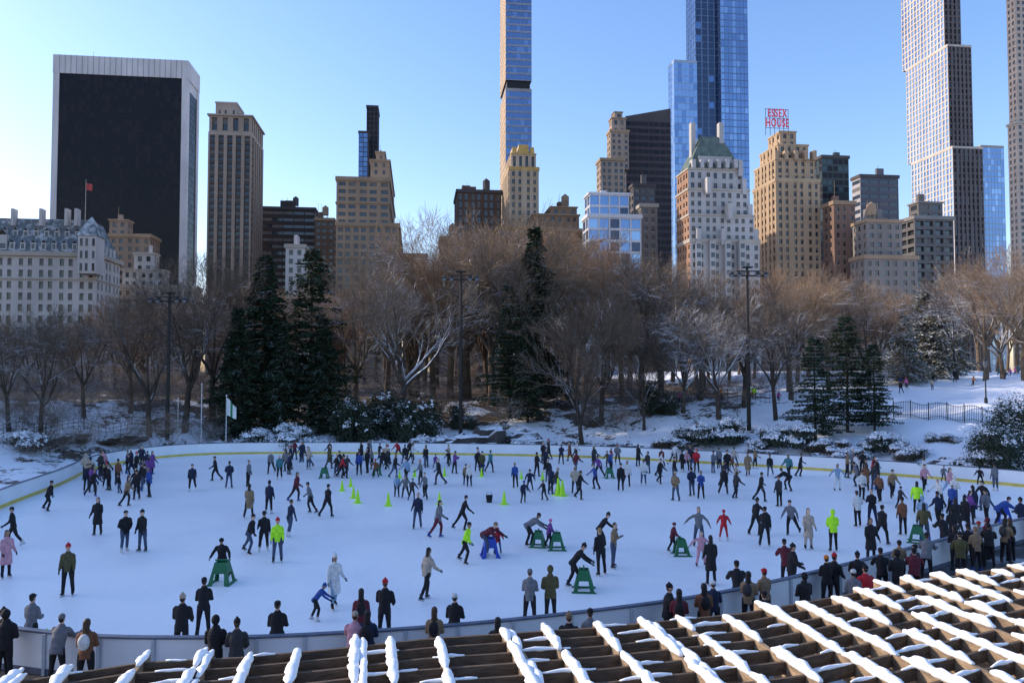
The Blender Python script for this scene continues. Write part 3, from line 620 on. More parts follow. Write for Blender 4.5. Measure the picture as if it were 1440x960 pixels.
iron=M('iron_black',(.02,.02,.022),.5,.2)
def fence(pts,h,sp,name,rails=(.15,.95)):
    mb=MB()
    for (a,b) in zip(pts[:-1],pts[1:]):
        a=Vector(a);b=Vector(b);L=(b-a).length; n=max(1,int(L/sp)); pr=None
        for i in range(n+1):
            q=a.lerp(b,i/n); z=hz(q.x,q.y); w=.035 if i%10==0 else .014
            hh=h*1.08 if i%10==0 else h
            mb.box(q.x-w,q.x+w,q.y-w,q.y+w,z-.1,z+hh,0)
            if pr:
                for r in rails: mb.beam((pr[0],pr[1],pr[2]+h*r+.02),(q.x,q.y,z+h*r+.02),.04,.04)
            pr=(q.x,q.y,z)
    return mb.obj(name,[iron])
def G2(px,d): p=at(px,500,d); return (p.x,d)
fence([G2(1255,74),G2(1330,70),G2(1400,66),G2(1500,62)],1.5,.16,'iron_fence')
fence([G2(850,90),G2(960,90),G2(1095,86)],1.1,.5,'park_fence',(.3,.65,.98))
fence([G2(-20,66),G2(120,76),G2(240,80)],1.1,.6,'park_fence',(.3,.65,.98))
fence([G2(560,88),G2(700,90),G2(850,90)],1.1,.5,'park_fence',(.3,.65,.98))
for (px,d) in ((1385,72),(1205,88)):
    p=at(px,500,d); z0=hz(p.x,d); mb=MB(); mb.loft([Vector((0,0,0)),Vector((0,0,.5)),Vector((0,0,.55)),Vector((0,0,3.3))],[.16,.14,.07,.05],8,0)
    mb.loft([Vector((0,0,3.3)),Vector((0,0,3.45)),Vector((0,0,3.95)),Vector((0,0,4.1)),Vector((0,0,4.3))],[.05,.15,.22,.12,.01],8,1); mb.loft([Vector((0,0,3.96)),Vector((0,0,4.12)),Vector((0,0,4.35))],[.25,.13,.01],8,0)
    o=mb.obj('park_lamp_post',[iron,lens]); o.location=(p.x,d,z0)
# ------------------------------------------------------------------ pergola
random.seed(5)
wood=M('pergola_wood',(.27,.185,.115),.75,.4,2.5,bump=.5,stretch=(6,1,6)); woodd=M('pergola_wood_dark',(.10,.068,.045),.8,.35,3,bump=.5,stretch=(1,6,6))
EX=[-9,-5.3,-4.1,-2.7,-1,1.07,3,6.2,8.5,14]; EY=[7.5,7.95,8.6,8.8,9.35,9.75,10.3,11.85,12.9,15]
def edge(x): return float(np.interp(x,EX,EY))
pg=bpy.data.objects.new('pergola',None); col.objects.link(pg)
mw=MB(); md=MB(); ms=MB()
def snowstrip(a,b,w,h,gap=.12,brk=.7):
    a=Vector(a);b=Vector(b);L=(b-a).length; t=0
    sd=Vector(((b-a).y,-(b-a).x,0)).normalized()
    while t<L:
        seg=U(.3,2.1); e=min(L,t+seg)
        n=max(2,int((e-t)/.06)); pts=[];rs=[]
        ph=U(0,100)
        for i in range(n+1):
            q=a.lerp(b,(t+(e-t)*i/n)/L); k=noise.noise(Vector((ph+i*.4,q.x,q.y)))
            k2=noise.noise(Vector((ph+50+i*.7,q.y,q.x))); k3=noise.noise(Vector((ph+9+i*1.9,q.y,q.x)))
            tp=min(1,.45+min(i,n-i)*.2)
            hh=h*(1+.7*k+.25*k3)*tp; pts.append(q+Vector((0,0,hh*.40))+sd*.018*k2); rs.append((w*(1+.35*k2+.2*k3)*tp,hh*.60))
        ms.loft(pts,rs,8,0,axis=sd)
        t=e+(U(.02,gap*2) if R()<brk else 0)
ZR=4.66
x=-8.5; i=0
while x<13.5:
    RH=.19 if x<1 else .27
    dirv=Vector((.20+U(-.03,.03),-.98,0)).normalized(); xe=x+U(-.05,.05); e=Vector((xe,edge(xe)+U(-.3,.2),ZR))
    s=e+dirv*9
    mw.beam(s,e,.05,RH,0)
    snowstrip(e,s,.056,.075 if x<0 else .085,.15,.75)
    if i%3==0 and x<2:
        e2=e+Vector((.11,-.1,0)); mw.beam(s+Vector((.11,0,0)),e2,.045,RH,0); snowstrip(e2,s+Vector((.11,0,0)),.045,.06,.2,.85)
    x+=.56*U(.85,1.15); i+=1
for off in (.15,.45,.78,1.1,1.45,1.8,2.2,2.6,3.0,3.4,3.9,4.4,4.9):
    p0=None
    for x in np.arange(-9,14,1.0):
        q=Vector((x,edge(x)-off,ZR-.012))   # notched flush into the rafters
        if p0:
            md.beam(p0,q,.04,.13,0)
            if R()<.7: 
                f0=U(.0,.5); snowstrip(p0.lerp(q,f0),p0.lerp(q,min(1,f0+U(.2,.7))),.026,.035)
        p0=q
for off in (.7,3.8):
    p0=None
    for x in np.arange(-9,14,2.0):
        q=Vector((x,edge(x)-off,ZR-.275)); 
        if p0: md.beam(p0,q,.16,.28,0)
        p0=q
        md.box(q.x-.12,q.x+.12,q.y-.12,q.y+.12,-.1,q.z-.28,0)
mw.obj('rafters',[wood],parent=pg); md.obj('cross_beams',[woodd],parent=pg); ms.obj('snow_caps',[snow],True,parent=pg)
# ------------------------------------------------------------------ people
V=Vector
rad=math.radians
def person_mesh(key,lean=4,legs=((2,4,2),(-2,4,2)),arms=((5,9,15),(5,9,15)),head='hat',fit='jacket',hp=0,pack=False,skate=True,twist=0):
    mb=MB(); post=MB()
    P=V((0,0,.92)); fl=rad(lean); t=V((math.sin(rad(twist))*.3,-math.sin(fl),math.cos(fl))).normalized()
    bulk={'jacket':1.0,'puffer':1.17,'long':1.06,'slim':.9}[fit]
    fw=V((0,-math.cos(fl),-math.sin(fl)))
    lows=[]
    for sgn,(a,b,k) in zip((-1,1),legs):
        hip=P+V((sgn*.095,0,-.02)); a,b,k=rad(a),rad(b),rad(k)
        d1=V((sgn*math.sin(b),-math.sin(a)*math.cos(b),-math.cos(a)*math.cos(b))); a2=a-k
        d2=V((sgn*math.sin(b)*.8,-math.sin(a2)*math.cos(b),-math.cos(a2)*math.cos(b))).normalized()
        kn=hip+d1*.42; an=kn+d2*.40
        mb.loft([hip+V((0,0,.08)),hip,hip.lerp(kn,.5),kn,kn.lerp(an,.35),an],[.07,(.1,.105),(.088,.092),(.066,.068),(.064,.068),.052],12,1)
        ft=-max(0,(-a2))*.75; fd=V((sgn*.18,-math.cos(ft),math.sin(-abs(a2))*.5 if a2<0 else 0)).normalized(); dn=V((0,0,-1)); dn=(dn-fd*dn.dot(fd)).normalized()
        mb.loft([an+V((0,0,.10)),an,an+dn*.05],[.058,.06,.05],10,2)
        h0=an+dn*.055-fd*.06; mb.loft([h0-fd*.02,h0+fd*.04,h0+fd*.13,h0+fd*.22],[(.03,.03),(.042,.045),(.045,.035),(.025,.02)],10,2)
        sd=fd.cross(dn).normalized()
        if skate:
            c0=h0+dn*.04-fd*.04; c1=h0+dn*.04+fd*.22
            q=[c0-sd*.005+dn*.045,c0+sd*.005+dn*.045,c1+sd*.005+dn*.045,c1-sd*.005+dn*.045,c0-sd*.012,c0+sd*.012,c1+sd*.012,c1-sd*.012]
            post.hexa(q,6)
        lows.append((h0+dn*(.085 if skate else .045)).z)
    hem={'jacket':-.13,'puffer':-.15,'long':-.12,'slim':-.1}[fit]
    T=[(hem,.165,.135),(-.04,.172,.135),(.1,.158,.12),(.25,.175,.128),(.38,.188,.128),(.46,.165,.105),(.51,.10,.08),(.56,.066,.066)]
    pts=[];rs=[]
    if fit=='puffer':
        nn=23
        for i in range(nn):
            h=hem+(.56-hem)*i/(nn-1); ra=np.interp(h,[q[0] for q in T],[q[1] for q in T]); rb=np.interp(h,[q[0] for q in T],[q[2] for q in T])
            w=1+.045*math.sin(i*math.pi*.9); pts.append(P+t*h); rs.append((ra*1.10*w,rb*1.22*w))
    else:
        for (h,ra,rb) in T: pts.append(P+t*h); rs.append((ra*bulk,rb*bulk))
    mb.loft(pts,rs,16,0)
    if fit=='long':
        mb.loft([P+t*.15,P+t*.0,P+V((0,-.02,-.2)),P+V((0,.0,-.45))],[(.165,.125),(.185,.15),(.205,.18),(.225,.205)],16,0)
    SC=P+t*.435
    for sgn,(a,b,e) in zip((-1,1),arms):
        sh=SC+V((sgn*.165*bulk,0,0)); a,b,e=rad(a),rad(b),rad(e)
        d1=V((sgn*math.sin(b),-math.sin(a)*math.cos(b),-math.cos(a)*math.cos(b)))
        a2=a+e; d2=V((sgn*math.sin(b)*(.5 if e<rad(50) else -1.6)-(sgn*.25 if e>rad(50) else 0),-math.sin(a2)*math.cos(b),-math.cos(a2)*math.cos(b))).normalized()
        el=sh+d1*.28; wr=el+d2*.25; q=bulk
        mb.loft([sh-d1*.03-V((sgn*.04,0,0)),sh+d1*.03,sh.lerp(el,.55),el,el.lerp(wr,.5),wr],[.06*q,.070*q,.062*q,.056*q,.05*q,.042*q],12,0)
        S=V((0,1,0)) if abs(d2.y)<.8 else V((0,0,1)); S=(S-d2*S.dot(d2)).normalized(); B_=d2.cross(S)*(-sgn)
        post.loft([wr-d2*.02,wr+d2*.03,wr+d2*.085],[(.028,.024),(.040,.02),(.038,.016)],10,5,axis=S)
        for i,l in enumerate((.062,.075,.07,.055)):
            b0=wr+d2*.08+S*(.03-i*.02); post.loft([b0,b0+d2*l*.5+B_*.006,b0+d2*l*.85+B_*.025],[.0105,.0095,.007],6,5)
        b0=wr+d2*.03+S*.03; post.loft([b0,b0+S*.03+d2*.03,b0+S*.035+d2*.06+B_*.01],[.013,.011,.008],6,5)
    hf=fl*.45+rad(hp); hd=V((0,-math.sin(hf),math.cos(hf))); hfw=V((0,-math.cos(hf),-math.sin(hf)))
    nk=P+t*.53; mb.loft([nk-t*.03,nk+hd*.09],[.055,.052],10,3)
    hc=nk+hd*.175; rot=Matrix.Rotation(hf,3,'X')
    def L(x,y,z): return hc+V((1,0,0))*x+hfw*y+hd*z
    pr=[(-.115,.03,.04,.035),(-.095,.05,.06,.02),(-.06,.064,.078,.01),(-.01,.074,.09,.0),(.04,.077,.096,-.005),(.085,.062,.078,-.008),(.115,.03,.04,-.01)]
    mb.loft([L(0,p[3],p[0]) for p in pr],[(p[1],p[2]) for p in pr],14,3)
    mb.loft([L(0,.088,.015),L(0,.11,-.02),L(0,.09,-.03)],[.009,.014,.01],6,3)
    for sgn in (-1,1):
        mb.ell(L(sgn*.078,-.005,-.01),.012,.022,.03,3,seg=8,rings=6)
        post.ell(L(sgn*.030,.083,.012),.011,.007,.007,4,seg=8,rings=5)
        post.loft([L(sgn*.015,.091,.032),L(sgn*.045,.082,.034)],[.005,.004],5,4)
    post.loft([L(-.024,.083,-.058),L(0,.088,-.06),L(.024,.083,-.058)],[.003,.006,.003],6,7)
    if head=='hat':
        mb.ell(L(0,-.012,.055),.090,.105,.085,4,rot); mb.loft([L(0,-.01,.035),L(0,-.01,.065)],[(.091,.106),(.091,.106)],14,4); mb.ell(L(0,-.02,.15),.033,.033,.03,4,rot,seg=8,rings=6)
        mb.ell(L(0,-.045,-.02),.07,.055,.07,8,rot)
    elif head=='beanie': mb.ell(L(0,-.012,.05),.09,.105,.082,4,rot); mb.ell(L(0,-.045,-.02),.07,.055,.07,8,rot)
    elif head=='hood':
        mb.ell(L(0,-.032,.02),.108,.108,.13,0,rot); mb.loft([nk-t*.05,nk+hd*.05],[(.12,.11),(.085,.09)],12,0)
    elif head=='hair': mb.ell(L(0,-.022,.04),.084,.095,.09,8,rot); mb.ell(L(0,-.045,-.01),.07,.055,.075,8,rot)
    elif head in('long','hatlong'):
        mb.ell(L(0,-.022,.04),.086,.097,.09,8,rot); mb.loft([L(0,-.055,.04),L(0,-.065,-.08),L(0,-.075,-.2),L(0,-.07,-.29)],[(.08,.05),(.085,.05),(.08,.04),(.05,.02)],12,8)
        if head=='hatlong': mb.ell(L(0,-.012,.06),.094,.108,.083,4,rot); mb.ell(L(0,-.02,.155),.036,.036,.034,4,rot,seg=8,rings=6)
    elif head=='cap':
        mb.ell(L(0,-.012,.045),.088,.102,.078,4,rot); mb.loft([L(0,.07,.05),L(0,.15,.04)],[(.07,.01),(.045,.008)],10,4); mb.ell(L(0,-.045,-.02),.07,.055,.07,8,rot)
    elif head=='helmet': mb.ell(L(0,-.01,.045),.105,.12,.10,4,rot)
    if head!='hood': mb.loft([nk-t*.03,nk+hd*.04],[(.085,.08),(.064,.064)],12,0)
    if pack:
        c=P+t*.3-fw*.19; mb.ell(c,.14,.09,.2,2,Matrix.Rotation(fl,3,'X')); 
    me=bpy.data.meshes.new('tmp'); me.from_pydata([tuple(v) for v in mb.v],[],mb.f); o=bpy.data.objects.new('tmp',me); col.objects.link(o)
    md_=o.modifiers.new('r','REMESH'); md_.mode='VOXEL'; md_.voxel_size=.017; md_.use_smooth_shade=True
    sm=o.modifiers.new('s','SMOOTH'); sm.iterations=2; sm.factor=.4
    dg=bpy.context.evaluated_depsgraph_get(); ev=o.evaluated_get(dg).to_mesh()
    nv=len(ev.vertices); co=np.empty(nv*3); ev.vertices.foreach_get('co',co); co=co.reshape(-1,3)
    vs=[]
    for c in co: # cloth folds
        c=Vector(c); k=noise.noise(Vector((c.x*14,c.y*14,c.z*9)))*.006+noise.noise(c*30)*.003 if c.z<1.42 else 0
        vs.append((c.x*(1+k*4),c.y*(1+k*4),c.z))
    fs=[tuple(p.vertices) for p in ev.polygons]; cen=[p.center.copy() for p in ev.polygons]
    o.evaluated_get(dg).to_mesh_clear(); bpy.data.objects.remove(o)
    bv=BVHTree.FromPolygons([V(v) for v in mb.v],mb.f)
    ms_=[]
    for c in cen:
        r=bv.find_nearest(c); ms_.append(mb.m[r[2]] if r[2] is not None else 0)
    out=MB(); lo=min(lows)
    out.v=vs+[tuple(v) for v in post.v]; out.f=fs+[tuple(i+nv for i in f) for f in post.f]; out.m=ms_+post.m
    out.v=[(a,b,c-lo) for a,b,c in out.v]
    return out.mesh('figure_'+key,[None]*9,True)
ST_=dict(
 stand=dict(),
 stand2=dict(lean=2,legs=((4,7,4),(-6,5,6)),arms=((12,16,45),(-4,8,22)),head='hair',twist=12),
 pocket=dict(lean=5,legs=((8,6,10),(-4,6,8)),arms=((-8,18,62),(-8,18,62)),head='beanie',fit='puffer'),
 standh=dict(head='hood',fit='puffer',arms=((8,10,60),(8,10,60))),
 stdlong=dict(head='long',fit='long',arms=((5,10,40),(5,10,40))),
 walk=dict(lean=8,legs=((24,5,22),(-20,8,18)),arms=((-18,10,25),(22,10,35)),head='beanie'),
 walk2=dict(lean=9,legs=((-24,10,10),(20,4,26)),arms=((22,12,35),(-15,14,25)),head='long',fit='puffer'),
 coatw=dict(lean=3,legs=((16,4,12),(-16,5,8)),arms=((-10,10,20),(14,10,45)),head='hatlong',fit='long'),
 glide=dict(lean=20,legs=((28,4,44),(-26,16,10)),arms=((22,22,30),(-18,24,20)),head='beanie',twist=-10),
 glide2=dict(lean=14,legs=((-22,18,12),(22,6,38)),arms=((-10,28,20),(25,20,35)),head='hair',fit='slim',twist=10),
 armsout=dict(lean=8,legs=((10,9,22),(-4,10,18)),arms=((10,60,10),(5,48,15)),head='long'),
 onearm=dict(lean=12,legs=((14,7,26),(-10,9,14)),arms=((35,30,15),(-5,14,25)),head='hat'),
 push=dict(lean=38,legs=((30,6,40),(-4,8,22)),arms=((48,8,12),(45,8,15)),head='hat',hp=10),
 bend=dict(lean=58,legs=((36,8,48),(12,10,30)),arms=((52,8,8),(58,8,5)),head='beanie',fit='puffer'),
 phone=dict(lean=3,legs=((3,6,3),(-5,7,3)),arms=((22,10,95),(18,10,100)),head='hair',hp=12),
 rail=dict(lean=20,legs=((6,5,4),(0,6,3)),arms=((42,10,45),(40,12,50)),head='beanie',fit='puffer',skate=False,hp=-8),
 back=dict(lean=3,legs=((2,5,2),(-2,6,3)),arms=((10,12,70),(8,12,75)),head='cap',skate=False),
 backpk=dict(lean=3,head='long',fit='jacket',pack=True,arms=((12,10,60),(12,10,60)),skate=False),
 backhat=dict(lean=5,head='hat',fit='puffer',arms=((10,12,50),(15,12,60)),skate=False),
 kid=dict(lean=10,legs=((12,10,22),(-6,12,16)),arms=((20,28,20),(15,32,20)),head='helmet',fit='puffer'),
)
FM={k:person_mesh(k,**v) for k,v in ST_.items()}
print('people meshes',time.time()-T0)
def cl(n,c,v=.2,r=.8): return M('cloth_'+n,c,r,v,9,bump=.3,spec=.25)
CL=dict(k=cl('black',(.016,.015,.018)),K=cl('charcoal',(.04,.038,.042)),n=cl('navy',(.018,.024,.052)),g=cl('grey',(.15,.15,.165)),w=cl('white',(.60,.58,.56)),b=cl('beige',(.40,.32,.25)),t=cl('tan',(.22,.15,.09)),y=cl('neon',(.42,.82,.03)),p=cl('pink',(.52,.26,.30)),r=cl('red',(.42,.02,.03)),m=cl('maroon',(.11,.018,.03)),o=cl('olive',(.085,.075,.033)),l=cl('pale_blue',(.22,.32,.44)),u=cl('purple',(.15,.05,.22)),s=cl('rust',(.18,.075,.04)),B=cl('blue',(.03,.07,.26)),j=cl('denim',(.055,.075,.12)),T=cl('teal',(.05,.16,.18)),O=cl('orange',(.6,.18,.03)),P=cl('hotpink',(.62,.12,.32)))
skins=[M('skin_a',(.50,.30,.22),.55,.08,6),M('skin_b',(.30,.17,.11),.55,.08,6),M('skin_c',(.58,.38,.29),.55,.08,6)]
hairs=[M('hair_black',(.012,.01,.01),.6,.3,20),M('hair_brown',(.06,.035,.02),.6,.3,20),M('hair_blond',(.25,.17,.08),.6,.3,20)]
blade=M('skate_blade',(.5,.5,.52),.3,.1,metal=.8); lip=M('lips',(.30,.10,.09),.5,.1); boot=[CL['k'],CL['K'],CL['B'],CL['w']]
def person(name,loc,key,jc,pc='k',hc='k',rz=0,s=1.0,parent=None):
    o=bpy.data.objects.new(name,FM[key]); col.objects.link(o); o.location=loc; o.rotation_euler=(0,0,rz)
    w=s*U(.93,1.05); o.scale=(w,w,s)
    mats=[CL[jc],CL[pc],random.choice(boot[:2] if R()<.6 else boot),random.choice(skins),CL[hc],CL[random.choice('kkKgnk')],blade,lip,random.choice(hairs[:2] if R()<.8 else hairs)]
    for i,m in enumerate(mats): o.material_slots[i].link='OBJECT'; o.material_slots[i].material=m
    return o
D=math.radians
random.seed(77)
PL=[]
def sk(px,py,key,jc,pc='k',hc='k',deg=0,s=1.0):
    p=gnd(px,py); PL.append((p.x,p.y)); person('skater',p,key,jc,pc,hc,D(deg),s)
# deg: 0 faces camera, 180 away, 90 faces right(+x), -90 faces left
for a in ((95,837,'stand','o','k','r',10),(8,812,'stdlong','p','k','w',60),(18,768,'walk','k','k','k',-60),(137,752,'stdlong','k','k','k',0),(175,776,'pocket','k','j','k',60),(200,775,'stand','k','j','k',-20),(67,718,'glide','k','k','k',90),(178,712,'walk2','t','k','k',120),(192,702,'stand','k','k','k',0),(130,698,'glide2','k','k','n',60),(122,690,'walk','n','k','k',30),
 (270,690,'walk','n','k','k',20),(322,686,'pocket','n','j','k',180),(349,684,'stand2','g','k','k',70),(303,676,'walk','k','k','k',-60),(378,722,'stand','n','k','k',170),(350,728,'coatw','t','k','k',180),(381,666,'walk','g','k','w',0),(393,674,'stand','T','k','w',0),(407,754,'glide2','n','j','k',150),(350,778,'glide','k','j','k',80),(371,776,'walk','k','k','k',200),(390,790,'stand','y','j','r',10),
 (437,721,'glide','g','k','k',-90),(460,727,'walk','k','k','k',150),(416,705,'walk2','m','k','k',90),(470,855,'coatw','w','l','w',40),(600,843,'walk2','b','k','b',130),(587,743,'stand2','n','j','l',0),(616,756,'walk2','g','m','k',90),(650,745,'glide','k','k','k',110),(654,792,'glide','y','k','k',70),(682,782,'bend','m','j','t',60),(700,778,'kid','r','B','r',180,.62),
 (742,768,'bend','g','k','k',90),(772,770,'kid','u','k','P',100,.72),(843,772,'push','k','k','k',90),(863,798,'phone','t','j','k',60),(845,808,'stand2','k','k','k',200),(806,826,'push','k','k','k',80),(815,702,'walk','k','k','k',60),(736,707,'kid','n','k','B',30,.75),(765,703,'kid','k','k','g',-60,.7),(558,699,'stand','l','k','l',180,.8),(570,700,'kid','g','k','g',0,.8),
 (983,768,'armsout','g','j','b',-20),(986,796,'armsout','p','p','b',0,.8),(1018,760,'kid','r','r','r',160,.8),(946,776,'kid','m','k','m',90,.72),(1000,822,'stdlong','k','k','k',180),(973,697,'pocket','n','j','k',200),(1018,695,'walk','k','k','k',150),(1063,752,'onearm','k','k','k',120),(1076,768,'walk','k','k','k',160),(1096,712,'stand','K','k','k',200),(1110,690,'bend','k','k','k',-90),
 (1113,752,'glide','g','k','k',-30),(1137,772,'stdlong','b','b','b',0),(1172,775,'standh','y','k','k',180),(1178,690,'armsout','l','w','k',0),(1218,690,'stdlong','s','k','k',180),(1237,706,'walk','s','k','k',180),(1255,700,'walk','t','k','k',0),(1290,722,'walk2','y','k','t',150),(1335,697,'walk2','p','l','k',30),(1300,690,'walk','p','k','k',0),(1270,752,'stand','s','k','k',180),(1240,765,'walk','k','k','k',120),(1320,740,'walk','n','k','k',180),(1225,790,'stdlong','k','k','k',0),
 (1385,718,'glide','k','j','k',-60),(1400,690,'stand','g','j','k',180),(1405,740,'bend','B','k','k',90),(1345,752,'walk2','k','k','k',160),(1300,762,'walk2','o','j','k',150),(505,668,'stand','B','k','k',0),(480,672,'glide','r','k','k',90),(487,672,'walk','K','k','w',60),(528,672,'kid','s','k','r',0,.8),(555,672,'walk2','k','j','k',90),(660,684,'stand','w','k','w',0,.85),(655,682,'stand','t','k','k',0,.8),(873,690,'stand','k','k','k',0),(905,683,'pocket','w','j','k',0),(882,684,'walk2','w','k','k',0),(928,680,'walk','k','k','k',40),(443,872,'push','B','k','B',90,.72),
 (312,812,'kid','k','k','k',0,.85),(1125,670,'glide2','k','k','k',80),(1070,705,'walk','k','k','k',100),(948,678,'stand','k','j','k',90),(1052,669,'coatw','t','t','k',0),(745,690,'kid','n','k','k',0,.8)):
    sk(*a)
keys=['stand','stand2','pocket','pocket','walk','walk','walk2','glide','glide2','coatw','onearm','standh','stdlong','phone','kid','stand2']
jw='kkkkkkkknnnnKKKKgggtobbmwwrplBsTu'; pw='kkkkkkjjjKKn'; hw='kkkkKnrwgb'
def rnd(px,py):
    p=gnd(px,py)
    if rdist([p.x],[p.y])[0]>-.5: return
    if any((p.x-a)**2+(p.y-b)**2<.5 for a,b in PL): return
    k=random.choice(keys); PL.append((p.x,p.y))
    person('skater',p,k,random.choice(jw),random.choice(pw),random.choice(hw),U(0,6.28),U(.62,.78) if k=='kid' else U(.92,1.05))
for i in range(175):
    px=random.choice([U(105,215),U(400,560),U(560,1000),U(700,1440),U(1000,1440)]); py=U(643,672)
    py+=max(0,(px-1000)*.035)
    if px<260: py=U(655,700)
    rnd(px,py)
for i in range(22): rnd(U(560,1340),U(676,705))
for i in range(16): rnd(U(1200,1420),U(700,750))
def spec(px,hy,key,jc,hc='k',deg=180,pc='k',s=1.0,H=1.74):
    r=ray(px,hy); t=(H*s-CAMH)/r[2]; x,y=r[0]*t,r[1]*t
    dd=rdist([x],[y])[0]
    q=V((x,y)); inside=dd<0
    if abs(dd)<.5:
        n_=min(range(len(rink)),key=lambda i:(rink[i]-q).length); inside=dd<=-.25; q=rink[n_]+nor[n_]*(-.45 if inside else .6)
    person('spectator',(q.x,q.y,0 if inside else -.012),key,jc,pc,hc,D(deg),s); PL.append((q.x,q.y))
for a in ((287,812,'back','k','k',190),(256,836,'backhat','k','b',180),(390,845,'back','k','k',180),(303,868,'standh','k','k',180),(333,870,'backhat','K','k',190),(480,856,'rail','p','b',180),(517,858,'backpk','n','k',180),(508,828,'backpk','m','k',190),(541,815,'backhat','k','r',170),(616,842,'backpk','t','k',180),(654,836,'back','k','w',170),(745,800,'back','g','g',170),(774,798,'standh','o','k',190),(918,812,'backhat','k','k',90),(955,828,'backpk','m','k',170),(990,820,'backpk','s','k',180),(1040,790,'rail','k','k',180),(1058,792,'back','t','r',200,),(1030,795,'backpk','t','k',150),(1105,758,'rail','m','k',180),(1113,765,'backhat','k','k',90),(1130,780,'back','k','O',180),(1172,778,'backhat','k','r',120),(1200,800,'back','g','w',170),(1218,795,'backhat','r','k',190),(1262,775,'standh','k','r',180),(1285,770,'rail','m','k',150),(1240,770,'rail','k','k',170),(1305,735,'backpk','k','k',180),(1328,722,'rail','k','k',180),(1350,748,'backhat','o','k',160),(1372,740,'back','t','t',180),(1390,735,'rail','k','k',150),(1420,728,'backpk','k','b',180),(1340,715,'standh','k','k',180),(1436,700,'backhat','n','k',200),(20,845,'backhat','k','k',180),(45,835,'back','g','k',170),(100,855,'rail','g','g',180),(122,870,'backpk','s','k',190),(8,860,'standh','k','k',180),(830,855,'back','g','k',180),(800,862,'backhat','k','t',170),(1075,830,'back','k','k',180),(700,868,'backpk','k','k',180)):
    spec(*a)
random.seed(31)
for i in range(40):
    j=min(range(len(rink)),key=lambda q:(rink[q]-V((U(5,30),U(25,41)))).length); q=rink[j]+nor[j]*U(.55,1.7)+V((U(-.3,.3),0))
    if q.y>44 or any((q.x-a)**2+(q.y-b)**2<.22 for a,b in PL): continue
    PL.append((q.x,q.y)); person('spectator',(q.x,q.y,-.012),random.choice(['backhat','backpk','back','rail','standh']),random.choice('kkknKomktg'),'k',random.choice('kkkwrb'),D(U(110,230)),U(.93,1.04))
for i in range(26):
    px=U(1262,1440) if i<17 else U(900,1100); d=U(86,112) if i<17 else U(89,92); p=at(px,500,d)
    person('walker',(p.x,d,hz(p.x,d)),random.choice(['stand','walk','walk2','kid','coatw']),random.choice('krPlybOBpkT'),random.choice('kjn'),random.choice('krw'),U(0,6.28),U(.7,1))
print('people',len(PL),time.time()-T0)
# ------------------------------------------------------------------ rink props
def aid(mat):
    mb=MB(); H=.8; bw,bd,tw,td=.36,.38,.2,.16; th=.03
    bo=[V((-bw,-bd,0)),V((bw,-bd,0)),V((bw,bd,0)),V((-bw,bd,0))]; tp=[V((-tw,-td,H)),V((tw,-td,H)),V((tw,td,H)),V((-tw,td,H))]
    for i in range(4):
        j=(i+1)%4; a,b,cc,d=bo[i],bo[j],tp[j],tp[i]
        nr=(b-a).cross(d-a).normalized()*th
        def P4(u,v): return a.lerp(b,u).lerp(d.lerp(cc,u),v)
        def pan(u0,u1,v0,v1):
            q=[P4(u0,v0),P4(u1,v0),P4(u1,v1),P4(u0,v1)]
            mb.hexa([q[0]-nr,q[1]-nr,q[1],q[0],q[3]-nr,q[2]-nr,q[2],q[3]],0)
        if i==2: pan(0,.16,0,1); pan(.84,1,0,1); pan(.16,.84,.86,1); continue
        pan(0,.2,0,.5); pan(.8,1,0,.5); pan(0,1,.5,.96)
        if i in(1,3): pan(.2,.8,0,.08)
    mb.loft([V((-tw-.04,0,H+.02)),V((tw+.04,0,H+.02))],[.03,.03],8,0)
    for x in (-bw,bw): mb.box(x-.03,x+.03,-bd-.05,bd+.05,-.0,.05,0)
    return mb.mesh('aid',[mat])
ga=aid(M('plastic_green',(.015,.13,.05),.4,.15)); ba=aid(M('plastic_blue',(.02,.06,.40),.4,.15))
for (px,py,m,rz,s) in ((312,820,ga,0,1.05),(689,782,ba,10,1.0),(783,772,ga,90,.95),(757,768,ga,80,.9),(821,830,ga,85,1.0),(958,780,ga,90,.9),(456,672,ga,0,.9),(530,668,ga,20,.9),(1290,762,ga,60,1.0),(1413,733,ba,60,1.0),(857,672,ga,10,.9)):
    p=gnd(px,py); place('skating_aid',m,p,D(rz),s)
mb=MB(); mb.box(-.19,.19,-.19,.19,0,.035,0); mb.loft([V((0,0,.03)),V((0,0,.25)),V((0,0,.5)),V((0,0,.72))],[.145,.105,.065,.03],14,0)
nm=M('cone_lime',(.42,.80,.02),.5,.1,3)
cone=mb.mesh('cone',[nm],False)
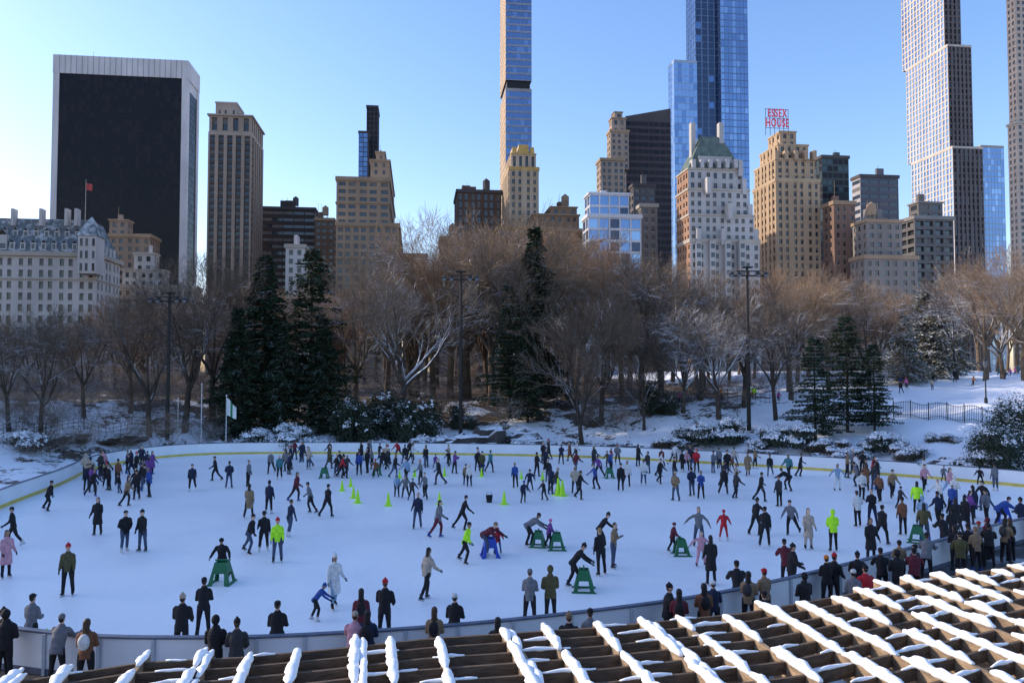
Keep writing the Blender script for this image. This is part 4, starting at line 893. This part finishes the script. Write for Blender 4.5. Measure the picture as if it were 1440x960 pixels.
for (px,py,s) in ((481,690,1),(493,684,.9),(503,707,1.1),(497,700,1),(546,711,1.1),(562,672,.8),(583,670,.9),(625,669,.9),(618,709,1),(677,670,.9),(709,709,1.1),(733,673,.8),(763,675,.9),(785,696,1.5),(791,697,1.4),(775,672,.9),(65,925,1.1)):
    p=gnd(px,py); place('traffic_cone',cone,p,U(0,1),s)
mb=MB(); mb.loft([V((0,0,0)),V((0,0,.42)),V((0,0,.43)),V((0,0,.1))],[.16,.21,.19,.15],14,0); mb.loft([V((-.2,0,.4)),V((-.12,0,.6)),V((.12,0,.6)),V((.2,0,.4))],[.012]*4,6,0)
p=gnd(688,706); mb.obj('bucket',[CL['k']]).location=p
# ------------------------------------------------------------------ light
az=D(75); el=D(23)
sd=V((-math.sin(az)*math.cos(el),math.cos(az)*math.cos(el),math.sin(el)))
w=bpy.data.worlds.new('World'); sc.world=w; w.use_nodes=True; nt=w.node_tree; bg=nt.nodes['Background']
sky=nt.nodes.new('ShaderNodeTexSky'); sky.sky_type='NISHITA'; sky.sun_disc=False; sky.sun_elevation=el; sky.sun_rotation=-az
sky.air_density=1.15; sky.dust_density=.8; sky.ozone_density=3.0
hs_=nt.nodes.new('ShaderNodeHueSaturation'); hs_.inputs['Saturation'].default_value=1.12
tn=nt.nodes.new('ShaderNodeMixRGB'); tn.blend_type='MULTIPLY'; tn.inputs[0].default_value=1; tn.inputs[2].default_value=(1.06,.97,1.06,1)
nt.links.new(sky.outputs[0],hs_.inputs['Color']); nt.links.new(hs_.outputs[0],tn.inputs[1]); nt.links.new(tn.outputs[0],bg.inputs[0]); bg.inputs[1].default_value=.28
ld=bpy.data.lights.new('sun','SUN'); ld.energy=5.0; ld.angle=D(.5); ld.color=(1,.87,.70)
lo=bpy.data.objects.new('sun',ld); col.objects.link(lo); lo.rotation_euler=sd.to_track_quat('Z','Y').to_euler()
cam=bpy.data.cameras.new('camera'); cam.lens=27; cam.sensor_width=36; cam.clip_end=9000; cam.clip_start=.1
co=bpy.data.objects.new('camera',cam); col.objects.link(co); co.location=(0,0,CAMH); co.rotation_euler=(math.pi/2+PIT,0,0); sc.camera=co
sc.view_settings.view_transform='Standard'; sc.view_settings.look='None'; sc.view_settings.exposure=0
print('done',time.time()-T0)
